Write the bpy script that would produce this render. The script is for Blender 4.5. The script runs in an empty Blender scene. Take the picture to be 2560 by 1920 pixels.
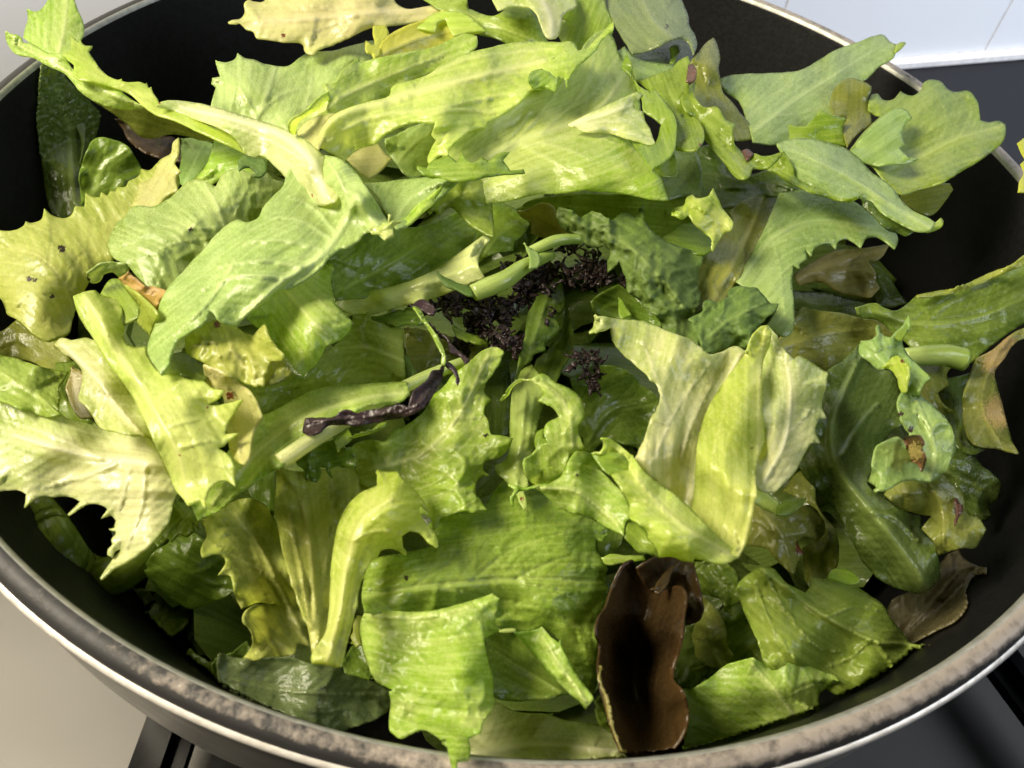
import bpy, bmesh, math, random
import numpy as np
from mathutils import Matrix, Vector
from mathutils.geometry import delaunay_2d_cdt

scene = bpy.context.scene
COL = scene.collection

# ------------------------------------------------------------------ camera
FPX = 2050.0                                    # focal length in pixels of the 2560-wide photograph
CD, CZ, CP, CY, CR = 0.17525694, 0.12530025, 0.86556874, -0.01334035, 0.13727458
_f = np.array([-math.sin(CY)*math.cos(CP), math.cos(CY)*math.cos(CP), -math.sin(CP)])
_r = np.array([math.cos(CY), math.sin(CY), 0.0]); _u = np.cross(_r, _f)
CAM_R = _r*math.cos(CR)+_u*math.sin(CR); CAM_U = -_r*math.sin(CR)+_u*math.cos(CR); CAM_F = _f
CAM_O = np.array([0.0, -CD, CZ])
cd = bpy.data.cameras.new('camera'); cam = bpy.data.objects.new('camera', cd); COL.objects.link(cam)
cd.sensor_width = 36.0; cd.lens = FPX/2560*36; cd.clip_start = 0.005; cd.clip_end = 20
M = Matrix.Identity(4)
for i in range(3):
    M[i][0] = CAM_R[i]; M[i][1] = CAM_U[i]; M[i][2] = -CAM_F[i]; M[i][3] = CAM_O[i]
cam.matrix_world = M
cd.dof.use_dof = True; cd.dof.focus_distance = 0.185; cd.dof.aperture_fstop = 30.0
scene.camera = cam

# ------------------------------------------------------------------ light
w = bpy.data.worlds.new('World'); scene.world = w; w.use_nodes = True
bg = w.node_tree.nodes['Background']; bg.inputs[0].default_value = (0.80, 0.88, 1.0, 1); bg.inputs[1].default_value = 0.010
def area(name, loc, target, size, power, col):
    ld = bpy.data.lights.new(name, 'AREA'); ld.shape = 'RECTANGLE'; ld.size = size[0]; ld.size_y = size[1]
    ld.energy = power; ld.color = col
    o = bpy.data.objects.new(name, ld); COL.objects.link(o); o.location = loc
    o.rotation_euler = (Vector(target)-Vector(loc)).to_track_quat('-Z', 'Y').to_euler()
    return o
area('hood_lamp', (-0.46, -0.12, 0.46), (0.0, 0.0, 0.0), (0.24, 0.24), 11.0, (1.0, 0.90, 0.70))
area('window_light', (0.80, -0.18, 0.55), (0.38, 0.34, 0.0), (0.5, 0.5), 3.4, (0.80, 0.88, 1.0)).data.spread = math.radians(85)
scene.view_settings.view_transform = 'Standard'; scene.view_settings.look = 'None'
scene.view_settings.exposure = 0.0; scene.view_settings.gamma = 1.0
scene.cycles.max_bounces = 5; scene.cycles.diffuse_bounces = 3; scene.cycles.transmission_bounces = 3
scene.cycles.adaptive_threshold = 0.025; scene.cycles.caustics_reflective = False; scene.cycles.caustics_refractive = False

# ------------------------------------------------------------------ helpers
def lin(c):
    return tuple(((x/255)/12.92 if x/255 <= .04045 else ((x/255+.055)/1.055)**2.4) for x in c)
def tag(o, label=None, cat=None, group=None, kind=None):
    if label: o['label'] = label
    if cat: o['category'] = cat
    if group: o['group'] = group
    if kind: o['kind'] = kind
    return o
def mesh_obj(name, verts, faces, mat, parent=None, smooth=True):
    me = bpy.data.meshes.new(name); me.from_pydata([tuple(v) for v in verts], [], [tuple(f) for f in faces]); me.update()
    if smooth: me.polygons.foreach_set('use_smooth', [True]*len(me.polygons))
    o = bpy.data.objects.new(name, me); COL.objects.link(o)
    if mat: me.materials.append(mat)
    if parent: o.parent = parent
    return o
_perm = np.random.RandomState(7).rand(256, 256)
def vnoise(x, y):
    xi = np.floor(x).astype(int); yi = np.floor(y).astype(int); fx = x-xi; fy = y-yi
    fx = fx*fx*fx*(fx*(fx*6-15)+10); fy = fy*fy*fy*(fy*(fy*6-15)+10)
    a = _perm[xi & 255, yi & 255]; b = _perm[(xi+1) & 255, yi & 255]
    c = _perm[xi & 255, (yi+1) & 255]; d = _perm[(xi+1) & 255, (yi+1) & 255]
    return ((a*(1-fx)+b*fx)*(1-fy)+(c*(1-fx)+d*fx)*fy)*2-1

TILE = 2.765                                    # measuring grid: 2.765 units per photo pixel
OFF = {}
for _i, _x in enumerate((0, 600, 1200, 1760)):
    for _k, _y in (('A', 0), ('B', 450), ('C', 900), ('D', 1320)):
        OFF['%s%d' % (_k, _i+1)] = (_x*TILE, _y*TILE)
def parse(s):
    out = []; ox = oy = 0
    for t in s.split():
        if t in OFF: ox, oy = OFF[t]; continue
        v = [float(q) for q in t.split(',')]; v[0] += ox; v[1] += oy; out.append(v)
    return np.array(out)
REF0, REFS = 0.004, 0.10                        # reference plane through the heap: z = REF0 + REFS*y
def rays(P):
    px = P[:, 0]/TILE; py = P[:, 1]/TILE
    D = CAM_F[None]+((px-1280)/FPX)[:, None]*CAM_R[None]-((py-960)/FPX)[:, None]*CAM_U[None]
    return D/np.linalg.norm(D, axis=1)[:, None]
WALL_TOP, WALL_BOT, DEPTH = 0.1396, 0.121, 0.085
def wall_r(z): return WALL_TOP+(WALL_BOT-WALL_TOP)*np.clip(-z/DEPTH, 0, 1)
def unproject(P, off):
    """points of the heap: reference plane, raised by off (cm) towards the viewer, kept inside the pan"""
    D = rays(P)
    t = (REF0+REFS*CAM_O[1]-CAM_O[2])/(D[:, 2]-REFS*D[:, 1])
    t = np.where((t < 0) | (t > .36), .36, t)-off*0.01
    for _ in range(80):
        Q = CAM_O[None]+D*t[:, None]
        r = np.hypot(Q[:, 0], Q[:, 1])
        bad = ((Q[:, 2] < 0.0025) & (r > wall_r(Q[:, 2])-0.0012) & (r < .20)) | (Q[:, 2] < -DEPTH+.002)
        if not bad.any(): break
        inward = (Q[:, 0]*D[:, 0]+Q[:, 1]*D[:, 1]) < 0          # near side: slide on down inside the rim
        t = np.where(bad, np.where(inward & (Q[:, 2] > -DEPTH+.004), t+0.0012, t-0.0012), t)
    return CAM_O[None]+D*t[:, None]
def tps(C, V, P):
    if len(C) == 1: return np.full(len(P), V[0])
    s = 500.0; C = C/s; P = P/s
    if len(C) < 3:
        dvec = C[1]-C[0]; L = (dvec**2).sum()
        u = np.clip(((P-C[0])@dvec)/L, -.6, 1.6); return V[0]+(V[1]-V[0])*u
    def U(r2): return np.where(r2 > 0, .5*r2*np.log(np.maximum(r2, 1e-12)), 0)
    n = len(C); K = U(((C[:, None]-C[None])**2).sum(-1))+np.eye(n)*.02
    Q = np.c_[np.ones(n), C]; A = np.zeros((n+3, n+3)); A[:n, :n] = K; A[:n, n:] = Q; A[n:, :n] = Q.T
    A[n:, n:] -= np.eye(3)*1e-9
    X = np.linalg.solve(A, np.r_[V, 0, 0, 0])
    return U(((P[:, None]-C[None])**2).sum(-1))@X[:n]+np.c_[np.ones(len(P)), P]@X[n:]
SIDE = [None]
def segdist(P, A, B, sides=False):
    P = P.astype(np.float32); x = P[:, 0]; y = P[:, 1]
    best = np.full(len(P), 1e12, np.float32); arg = np.zeros(len(P), np.float32); acc = 0.0; SIDE[0] = np.ones(len(P), np.float32)
    for (ax_, ay_), (bx_, by_) in zip(A.tolist(), B.tolist()):
        dx = bx_-ax_; dy = by_-ay_; L = dx*dx+dy*dy+1e-9
        u = ((x-ax_)*dx+(y-ay_)*dy)*(1/L); np.clip(u, 0, 1, out=u)
        ex = x-(ax_+u*dx); ey = y-(ay_+u*dy); dd = ex*ex+ey*ey
        m = dd < best; best[m] = dd[m]; sl = math.sqrt(L); arg[m] = acc+u[m]*sl; acc += sl
        if sides: SIDE[0][m] = np.sign(dx*ey-dy*ex)[m]
    return np.sqrt(best).astype(float), arg.astype(float)
def smooth_loop(P, step=13.0, closed=True, rough=0.0, seed=0):
    """traced outline -> dense outline, rounded where it bends gently and sharp at the teeth"""
    n = len(P); T = np.zeros_like(P); idx = range(n)
    for i in idx:
        if not closed and (i == 0 or i == n-1): continue
        a, b, c = P[i-1], P[i], P[(i+1) % n]
        v1 = b-a; v2 = c-b; l1 = np.hypot(*v1)+1e-6; l2 = np.hypot(*v2)+1e-6
        cs = (v1@v2)/(l1*l2)
        if cs > .5: T[i] = (v1/l1+v2/l2)*.5
    out = []
    m = n if closed else n-1
    for i in range(m):
        a, b = P[i], P[(i+1) % n]; L = np.hypot(*(b-a))
        k = max(1, int(round(L/step)))
        for j in range(k):
            u = j/k
            h0 = 2*u**3-3*u**2+1; h1 = u**3-2*u**2+u; h2 = -2*u**3+3*u**2; h3 = u**3-u**2
            Ta = T[i] if T[i].any() else (b-a)/(L+1e-6); Tb = T[(i+1) % n] if T[(i+1) % n].any() else (b-a)/(L+1e-6)
            out.append(h0*a+h1*Ta*L+h2*b+h3*Tb*L)
    if not closed: out.append(P[-1])
    out = np.array(out)
    if rough > 0:
        k = np.arange(len(out))
        out = out+rough*np.stack([vnoise(k*.31+seed, k*0+seed*1.7), vnoise(k*.31+seed*3.1, k*0+9.3)], 1)
    return out
def inside(P, L):
    x, y = P[:, 0], P[:, 1]; c = np.zeros(len(P), bool); n = len(L)
    for i in range(n):
        x0, y0 = L[i]; x1, y1 = L[(i+1) % n]
        if y0 == y1: continue
        c ^= ((y0 > y) != (y1 > y)) & (x < (x1-x0)*(y-y0)/(y1-y0)+x0)
    return c

# ------------------------------------------------------------------ materials
def nn(nt, t, **kw):
    n = nt.nodes.new(t)
    for k, v in kw.items(): setattr(n, k, v)
    return n
def mixc(nt, fac, a, b, mode='MIX'):
    m = nn(nt, 'ShaderNodeMix', data_type='RGBA', blend_type=mode)
    for sock, v in ((m.inputs[0], fac), (m.inputs[6], a), (m.inputs[7], b)):
        if isinstance(v, (int, float)): sock.default_value = v
        elif isinstance(v, tuple): sock.default_value = (*v[:3], 1)
        else: nt.links.new(v, sock)
    return m.outputs[2]
def mth(nt, op, a, b=0.0, clamp=False):
    m = nn(nt, 'ShaderNodeMath', operation=op, use_clamp=clamp)
    for s, v in zip(m.inputs, (a, b)):
        if isinstance(v, (int, float)): s.default_value = v
        else: nt.links.new(v, s)
    return m.outputs[0]
def ramp(nt, fac, lo, hi):
    m = nn(nt, 'ShaderNodeMapRange', clamp=True); nt.links.new(fac, m.inputs[0])
    m.inputs[1].default_value = lo; m.inputs[2].default_value = hi
    return m.outputs[0]
#            base           base end (root)  rib/vein        margin          rough transl  bump
PAL = {
 'lime': ((156, 190, 58), (198, 214, 116), (220, 230, 156), (142, 182, 50), .40, .40, 1.0),
 'bright': ((184, 208, 80), (214, 224, 128), (230, 234, 156), (168, 198, 66), .38, .40, .7),
 'pale': ((184, 202, 106), (224, 222, 164), (240, 238, 200), (172, 196, 88), .36, .38, .8),
 'cream': ((204, 202, 130), (214, 202, 146), (226, 216, 166), (188, 200, 98), .42, .36, .8),
 'yellow': ((168, 180, 72), (192, 196, 104), (214, 214, 134), (156, 174, 62), .40, .40, .8),
 'gold': ((214, 216, 80), (226, 226, 116), (234, 232, 134), (204, 208, 66), .42, .44, .6),
 'grey': ((148, 172, 86), (176, 194, 114), (198, 212, 144), (138, 166, 74), .46, .30, 1.0),
 'sage': ((134, 162, 84), (156, 180, 104), (180, 200, 130), (130, 162, 72), .44, .30, .8),
 'mid': ((130, 156, 48), (158, 178, 74), (184, 200, 108), (120, 150, 42), .38, .36, 1.0),
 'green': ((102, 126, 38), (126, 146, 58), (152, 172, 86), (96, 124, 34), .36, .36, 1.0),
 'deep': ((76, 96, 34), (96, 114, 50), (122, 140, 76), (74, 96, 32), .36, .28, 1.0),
 'wilt': ((82, 108, 44), (94, 116, 54), (120, 142, 74), (76, 102, 38), .66, .20, 1.0),
 'teal':   ((107, 125, 76), (117, 133, 84), (133, 146, 98), (103, 121, 72), .44, .22, 1.0),
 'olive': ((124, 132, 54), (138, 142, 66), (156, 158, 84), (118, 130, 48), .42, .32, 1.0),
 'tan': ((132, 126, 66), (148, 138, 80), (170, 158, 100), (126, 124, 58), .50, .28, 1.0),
 'dusk': ((86, 78, 50), (98, 88, 60), (110, 100, 70), (82, 76, 46), .55, .20, .8),  # tan darkened: the leaf's deep shade is put into its colour
 'brown': ((36, 27, 13), (60, 47, 22), (66, 52, 26), (74, 53, 24), .52, .08, .8),
 'dry':    ((176, 146, 78), (190, 166, 100), (166, 132, 70), (156, 118, 60), .60, .25, 1.4),
 'rot': ((88, 58, 34), (112, 80, 48), (78, 50, 30), (58, 38, 26), .50, .10, 1.6),
 'purple': ((54, 38, 44), (46, 38, 34), (66, 52, 54), (36, 24, 32), .44, .12, 1.0),
 'stalk': ((184, 198, 108), (210, 212, 148), (204, 212, 136), (174, 192, 92), .36, .32, .6),
 'stem': ((142, 166, 70), (172, 188, 108), (170, 190, 104), (132, 160, 60), .36, .28, .6),
}
MATS = {}
def leaf_material(pal, stain='brown'):
    key = pal+'_'+stain
    if key in MATS: return MATS[key]
    base, root, rib, margin, rough, trans, bump = PAL[pal]
    m = bpy.data.materials.new('leaf_'+key); m.use_nodes = True; nt = m.node_tree; nt.nodes.clear()
    L = nt.links.new
    out = nn(nt, 'ShaderNodeOutputMaterial')
    at = {k: nn(nt, 'ShaderNodeAttribute', attribute_name=k).outputs['Fac'] for k in ('vein', 'edge', 'grad', 'stain', 'mott')}
    tc = nn(nt, 'ShaderNodeTexCoord'); info = nn(nt, 'ShaderNodeObjectInfo')
    uv = tc.outputs['UV']
    n2 = nn(nt, 'ShaderNodeTexNoise'); n2.inputs['Scale'].default_value = 6.0; n2.inputs['Detail'].default_value = 3; L(uv, n2.inputs['Vector'])
    n2.noise_dimensions = '2D'
    wv = nn(nt, 'ShaderNodeVectorMath', operation='MULTIPLY_ADD'); L(n2.outputs['Color'], wv.inputs[0]); wv.inputs[1].default_value = (.22, .22, 0); L(uv, wv.inputs[2])
    vo = nn(nt, 'ShaderNodeTexVoronoi', feature='DISTANCE_TO_EDGE', voronoi_dimensions='2D'); vo.inputs['Scale'].default_value = 2.3; L(wv.outputs[0], vo.inputs['Vector'])
    net = ramp(nt, vo.outputs['Distance'], .07, .0)
    c = mixc(nt, at['grad'], lin(base), lin(root))
    c = mixc(nt, mth(nt, 'MULTIPLY', at['edge'], .5), c, lin(margin))
    dark = tuple(x*.60 for x in lin(base)); lite = lin(rib)
    c = mixc(nt, mth(nt, 'MULTIPLY', ramp(nt, at['mott'], .50, .95), .45), c, dark)
    c = mixc(nt, mth(nt, 'MULTIPLY', ramp(nt, at['mott'], .50, .10), .6), c, lin(root))
    c = mixc(nt, mth(nt, 'MULTIPLY', ramp(nt, n2.outputs['Fac'], .5, .75), .25), c, dark)
    smp = nn(nt, 'ShaderNodeMapping'); smp.inputs['Scale'].default_value = (.28, 4.2, 1); L(wv.outputs[0], smp.inputs['Vector'])
    n3 = nn(nt, 'ShaderNodeTexNoise', noise_dimensions='2D'); n3.inputs['Scale'].default_value = 1.0; n3.inputs['Detail'].default_value = 2; L(smp.outputs[0], n3.inputs['Vector'])
    stri = ramp(nt, n3.outputs['Fac'], .47, .68)
    c = mixc(nt, mth(nt, 'MULTIPLY', stri, .20 if pal in ('pale', 'cream', 'bright', 'stalk') else .30), c, lite)
    c = mixc(nt, mth(nt, 'MULTIPLY', ramp(nt, n3.outputs['Fac'], .45, .28), .30), c, dark)
    c = mixc(nt, mth(nt, 'MULTIPLY', net, .20), c, lite)
    c = mixc(nt, mth(nt, 'MULTIPLY', at['vein'], .85), c, lite)
    c = mixc(nt, mth(nt, 'MULTIPLY', ramp(nt, n2.outputs['Fac'], .74, .80), .5), c, lin((96, 78, 40)))
    stn = {'brown': (112, 62, 34), 'tan': (172, 150, 92), 'black': (52, 40, 28), 'teal': (120, 150, 96), 'red': (150, 78, 46)}[stain]
    sf = mth(nt, 'MULTIPLY', ramp(nt, mth(nt, 'ADD', at['stain'], mth(nt, 'MULTIPLY', mth(nt, 'SUBTRACT', n2.outputs['Fac'], .5), 1.6)), .50, .75), ramp(nt, at['stain'], .0, .08))
    c = mixc(nt, sf, c, lin(stn))
    hs = nn(nt, 'ShaderNodeHueSaturation'); L(c, hs.inputs['Color'])
    L(mth(nt, 'ADD', mth(nt, 'MULTIPLY', info.outputs['Random'], .016), .492), hs.inputs['Hue'])
    L(mth(nt, 'ADD', mth(nt, 'MULTIPLY', info.outputs['Random'], .14), .93), hs.inputs['Value'])
    col = hs.outputs[0]
    hgt = mth(nt, 'ADD', mth(nt, 'MULTIPLY', n3.outputs['Fac'], .55), n2.outputs['Fac'])
    bp = nn(nt, 'ShaderNodeBump'); bp.inputs['Strength'].default_value = .22*bump; bp.inputs['Distance'].default_value = .0005; L(hgt, bp.inputs['Height'])
    b = nn(nt, 'ShaderNodeBsdfPrincipled'); L(col, b.inputs['Base Color']); L(bp.outputs[0], b.inputs['Normal'])
    L(mth(nt, 'ADD', mth(nt, 'MULTIPLY', n2.outputs['Fac'], .5), rough-.40), b.inputs['Roughness'])
    b.inputs['Specular IOR Level'].default_value = .30 if pal in ('brown', 'purple', 'wilt') else .5
    tr = nn(nt, 'ShaderNodeBsdfTranslucent')
    tcol = mixc(nt, 1.0, col, (1.0, 1.0, .50), 'MULTIPLY'); L(tcol, tr.inputs['Color'])
    mx = nn(nt, 'ShaderNodeMixShader'); mx.inputs[0].default_value = min(.55, trans*1.25); L(b.outputs[0], mx.inputs[1]); L(tr.outputs[0], mx.inputs[2])
    L(mx.outputs[0], out.inputs['Surface'])
    MATS[key] = m
    return m

# ------------------------------------------------------------------ leaf builder
_seed = [0]
STATS = [0]
def panel_mesh(name, o, z=0.0, d=None, v=(), g=None, stain=None, cup=.22, und=.34, cr=.022, pl=.04, ruf=.24, ew=110, rough=2.0,
               grid=16, vw=26, rib=.05, rise=1, tx=0.0, ty=0.0, th=.0004, pal='lime', sc='brown', parent=None, lift=0.0):
    _seed[0] += 1; sd = _seed[0]*3.77
    P0 = parse(o); loop = smooth_loop(P0[:, :2], 11.0, True, rough, sd)
    lo, hi = loop.min(0), loop.max(0)
    # axis of the leaf: the main vein, else the long axis
    V = [parse(s)[:, :2] for s in v]
    if V: ax = V[0][-1]-V[0][0]
    else:
        q = loop-loop.mean(0); ax = np.linalg.eigh(q.T@q)[1][:, 1]
    ax = ax/(np.hypot(*ax)+1e-9); ay = np.array([-ax[1], ax[0]])
    gx, gy = np.meshgrid(np.arange(lo[0], hi[0], grid), np.arange(lo[1], hi[1], grid*.87))
    gx = gx+(np.arange(gx.shape[0]) % 2)[:, None]*grid*.5
    G = np.c_[gx.ravel(), gy.ravel()]; G = G+np.random.RandomState(_seed[0]).uniform(-.22, .22, G.shape)*grid
    G = G[inside(G, loop)]
    if len(G):
        dd, _ = segdist(G, loop, np.roll(loop, -1, 0)); G = G[dd > grid*.45]
    pts = np.r_[loop, G]; n = len(loop)
    vs, es, fs, _, _, _ = delaunay_2d_cdt([Vector(p) for p in pts], [], [list(range(n))], 1, 1e-4)
    X = np.array([tuple(p) for p in vs])
    edge, arc = segdist(X, loop, np.roll(loop, -1, 0))
    off = np.full(len(X), float(z)+lift)
    if d:
        Dc = parse(d); off += tps(Dc[:, :2], Dc[:, 2], X)
    ctr = loop.mean(0); off += tx*(X[:, 0]-ctr[0])/1000+ty*(X[:, 1]-ctr[1])/1000
    if V:                                        # leaf coordinates: along the rib, and fanning out from it
        S = smooth_loop(V[0], 30, False); tot = np.hypot(*np.diff(S, axis=0).T).sum()
        e0 = S[0]-S[1]; e1 = S[-1]-S[-2]; SX = np.r_[[S[0]+e0/np.hypot(*e0)*900], S, [S[-1]+e1/np.hypot(*e1)*900]]
        dvx, arx = segdist(X, SX[:-1], SX[1:], True); sg = SIDE[0]; arx = arx-900
        a = arx+.35*dvx; c = sg*dvx/(.70+.45*np.clip(arx/max(tot, 1), 0, 1.3))
    else:
        a = X@ax; c = X@ay
    small = min(1.0, (hi-lo).min()/420.0)
    ewl = ew*max(.35, small)
    off += cup*.45*small*(1-np.exp(-edge/ewl))
    off += und*small*vnoise(X[:, 0]/330+sd, X[:, 1]/330+sd*.7)
    ed = np.exp(-edge/(ewl*.8))
    off += ruf*ed*vnoise(arc/135+sd, edge/200+sd)*small
    crk = max(0.0, cr-.02)                       # only the wilted leaves are really crinkled
    pn = vnoise(c/70+sd, a/560+sd*1.3); pn2 = vnoise(c/30+sd*2, a/340)
    off += pl*.8*pn*(1-.4*ed)+pl*.22*pn2
    off += .004*vnoise(X[:, 0]/60+sd, X[:, 1]/60)+.0015*vnoise(X[:, 0]/27, X[:, 1]/27+sd)
    if crk > 0:                                  # sharp random creases
        wx = X[:, 0]+45*vnoise(X[:, 0]/140+sd, X[:, 1]/140); wy = X[:, 1]+45*vnoise(X[:, 0]/140, X[:, 1]/140+sd)
        off += crk*(.9*(1-2*np.abs(vnoise(wx/150+sd, wy/150)))+.5*(1-2*np.abs(vnoise(wx/70, wy/70+sd)))+.18*vnoise(wx/30, wy/30))
    vein = np.zeros(len(X)); side = np.zeros(len(X)); halo = np.zeros(len(X))
    for i, s in enumerate(V):
        S = smooth_loop(s, 40, False); dv, ar = segdist(X, S[:-1], S[1:]); tot = np.hypot(*(np.diff(S, axis=0)).T).sum()
        wd = (vw if i == 0 else vw*.45)*(1.15-.75*ar/max(tot, 1))
        k = np.exp(-(dv/wd)**2)*(1.0 if i == 0 else .7)
        vein = np.maximum(vein, k)
        off += rise*(rib if i == 0 else rib*1.1)*k
        if i == 0: halo = np.exp(-(dv/(95*(1.2-.8*ar/max(tot, 1))))**1.2)
        if i == 0 and small > .4:    # side veins leave the main one at a slant and fade towards the margin
            wob = 26*vnoise(X[:, 0]/170+sd, X[:, 1]/170)+9*vnoise(X[:, 0]/50, X[:, 1]/50+sd)
            sp = 78.0
            f = (arx-dvx*.95+wob+sg*20)/sp; fr = np.abs(f-np.round(f))*sp
            side = np.maximum(side, np.exp(-(fr/6.5)**2)*np.clip(dv/30, 0, 1)*np.exp(-dv/420))
            f2 = (arx+dvx*.35+2.2*wob)/33.0; fr2 = np.abs(f2-np.round(f2))*33
            side = np.maximum(side, .45*np.exp(-(fr2/4.0)**2)*np.clip(dv/40, 0, 1))
            off += .006*np.cos(f*2*math.pi)*np.clip(dv/60, 0, 1)*-1
    mott = .5+.5*(vnoise(X[:, 0]/260+sd*2, X[:, 1]/260)*.6+vnoise(X[:, 0]/90+sd, X[:, 1]/90+sd*3)*.4+.35*pn2+.25*pn)
    vein = np.maximum(vein, side*.6)
    grad = np.zeros(len(X))
    if g:
        gp = parse(g)[:, :2]; dv = gp[1]-gp[0]; grad = np.clip(((X-gp[0])@dv)/(dv@dv), 0, 1)
    grad = np.maximum(grad, halo*.9)
    sta = np.zeros(len(X))
    if stain:
        for q in parse(stain):
            sta = np.maximum(sta, np.clip(1.6-1.6*np.hypot(X[:, 0]-q[0], X[:, 1]-q[1])/q[2], 0, 1))
    Q = unproject(X, off)
    ob = mesh_obj(name, Q, fs, leaf_material(pal, sc), parent)
    me = ob.data; STATS[0] += len(fs)*2
    for k, val in (('vein', vein), ('edge', np.exp(-edge/(45*max(.4, small)))), ('grad', grad), ('stain', sta), ('mott', mott)):
        at = me.attributes.new(k, 'FLOAT', 'POINT'); at.data.foreach_set('value', val.astype(np.float32))
    uvl = me.uv_layers.new(name='uv'); li = np.zeros(len(me.loops), np.int32); me.loops.foreach_get('vertex_index', li)
    uv = np.c_[a, c]/100.0; uvl.data.foreach_set('uv', uv[li].astype(np.float32).ravel())
    # faces look towards the viewer's side
    nz = np.zeros(3*len(me.polygons)); me.polygons.foreach_get('normal', nz); 
    if (nz.reshape(-1, 3)@CAM_F).mean() > 0: me.flip_normals()
    sm = ob.modifiers.new('thickness', 'SOLIDIFY'); sm.thickness = th; sm.offset = -1; sm.use_rim_only = True; sm.use_rim = True
    return ob
def leaf(name, label, cat, parts, group='salad leaves heaped in the pan', **kw):
    """parts: list of dicts; the first is the blade (the thing itself), the others are its children"""
    root = None
    for i, p in enumerate(parts):
        a = dict(kw); a.update(p); nm = a.pop('n', None) or 'blade'
        if i == 0: lift = .85*a.get('z', 0.0)-.45     # deepen the heap: low leaves lower, high leaves higher
        ob = panel_mesh(name if i == 0 else nm, parent=root, lift=lift, **a)
        if i == 0: root = ob
        elif 'lab' in a: pass
    tag(root, label, cat, group)
    return root
def strand(name, path, radii, pal, z=0.0, d=None, parent=None, seg=14, cut=True, flat=1.0, lump=.03, step=24):
    """a stalk: a round or flattened tube along a measured path (x,y,height)"""
    _seed[0] += 1; sd = _seed[0]*2.3
    P = parse(path); off = P[:, 2]+z; S = smooth_loop(P[:, :2], step, False)
    ar0 = np.r_[0, np.cumsum(np.hypot(*np.diff(P[:, :2], axis=0).T))]; ar = np.r_[0, np.cumsum(np.hypot(*np.diff(S, axis=0).T))]; ar = ar/ar[-1]*ar0[-1]
    o = np.interp(ar, ar0, off)*1.85-.45; o = np.convolve(np.pad(o, 3, mode='edge'), np.ones(7)/7, 'valid'); R = np.interp(ar/ar0[-1], np.linspace(0, 1, len(radii)), radii)*.001
    C = unproject(S, o); T = np.gradient(C, axis=0); T /= np.linalg.norm(T, axis=1)[:, None]
    N = np.cross(T, CAM_F[None]); N /= np.linalg.norm(N, axis=1)[:, None]; B = np.cross(T, N)
    vs = []; fs = []; at = []
    for i in range(len(C)):
        for k in range(seg):
            th = 2*math.pi*k/seg; rr = R[i]*(1+lump*vnoise(np.array([k*.7+sd]), np.array([i*.12]))[0])
            vs.append(C[i]+N[i]*math.cos(th)*rr+B[i]*math.sin(th)*rr*flat); at.append((ar[i]/100, k/seg*4, i/len(C)))
    for i in range(len(C)-1):
        for k in range(seg):
            k2 = (k+1) % seg; fs.append((i*seg+k, i*seg+k2, (i+1)*seg+k2, (i+1)*seg+k))
    for e, i in ((0, 0), (1, len(C)-1)):
        sgn = -1 if e == 0 else 1; b = len(vs)
        vs.append(C[i]+T[i]*sgn*R[i]*(.15 if cut else .8)); at.append((ar[i]/100, 2, e))
        for k in range(seg):
            k2 = (k+1) % seg; fs.append((i*seg+k2, i*seg+k, b) if e == 0 else (i*seg+k, i*seg+k2, b))
    ob = mesh_obj(name, vs, fs, leaf_material(pal), parent); me = ob.data; A = np.array(at)
    for k, val in (('vein', np.zeros(len(A))), ('edge', np.zeros(len(A))), ('grad', 1-A[:, 2]), ('stain', np.zeros(len(A))), ('mott', .5+.4*vnoise(A[:, 1]*3, A[:, 0]*.3))):
        q = me.attributes.new(k, 'FLOAT', 'POINT'); q.data.foreach_set('value', val.astype(np.float32))
    uvl = me.uv_layers.new(name='uv'); li = np.zeros(len(me.loops), np.int32); me.loops.foreach_get('vertex_index', li)
    uvl.data.foreach_set('uv', A[li, :2].astype(np.float32).ravel())
    STATS[0] += len(fs)*2
    return ob

# ------------------------------------------------------------------ the setting: hob, counter, wall
def simple_mat(name, col, rough, metal=0.0, noise=None, bump=0.0, nscale=40.0, aniso=None):
    m = bpy.data.materials.new(name); m.use_nodes = True; nt = m.node_tree; b = nt.nodes['Principled BSDF']
    tc = nn(nt, 'ShaderNodeTexCoord'); n = nn(nt, 'ShaderNodeTexNoise'); n.inputs['Scale'].default_value = nscale; n.inputs['Detail'].default_value = 6
    mp = nn(nt, 'ShaderNodeMapping'); nt.links.new(tc.outputs['Object'], mp.inputs[0]); nt.links.new(mp.outputs[0], n.inputs['Vector'])
    if aniso: mp.inputs['Scale'].default_value = aniso
    c2 = noise or tuple(x*.8 for x in col)
    nt.links.new(mixc(nt, ramp(nt, n.outputs['Fac'], .35, .7), col, c2), b.inputs['Base Color'])
    nt.links.new(mth(nt, 'ADD', mth(nt, 'MULTIPLY', n.outputs['Fac'], .16), rough-.08), b.inputs['Roughness'])
    b.inputs['Metallic'].default_value = metal
    if bump:
        bp = nn(nt, 'ShaderNodeBump'); bp.inputs['Strength'].default_value = bump; bp.inputs['Distance'].default_value = .0005
        nt.links.new(n.outputs['Fac'], bp.inputs['Height']); nt.links.new(bp.outputs[0], b.inputs['Normal'])
    return m
steel = simple_mat('brushed_steel', (.088, .083, .075), .52, .5, nscale=14, noise=(.084, .079, .071))
castiron = simple_mat('black_enamel', (.005, .005, .005), .16, 0.0, noise=(.010, .010, .010), nscale=120, bump=.05); castiron.node_tree.nodes['Principled BSDF'].inputs['Specular IOR Level'].default_value = .12
slate = simple_mat('dark_counter', (.018, .019, .024), .80, 0.0, noise=(.022, .023, .029), nscale=300); slate.node_tree.nodes['Principled BSDF'].inputs['Specular IOR Level'].default_value = .15
tile_m = simple_mat('glazed_tile', (.80, .815, .86), .25, 0.0, noise=(.79, .805, .85), nscale=8)  # white tile with the daylight's lavender cast put into its colour
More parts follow.
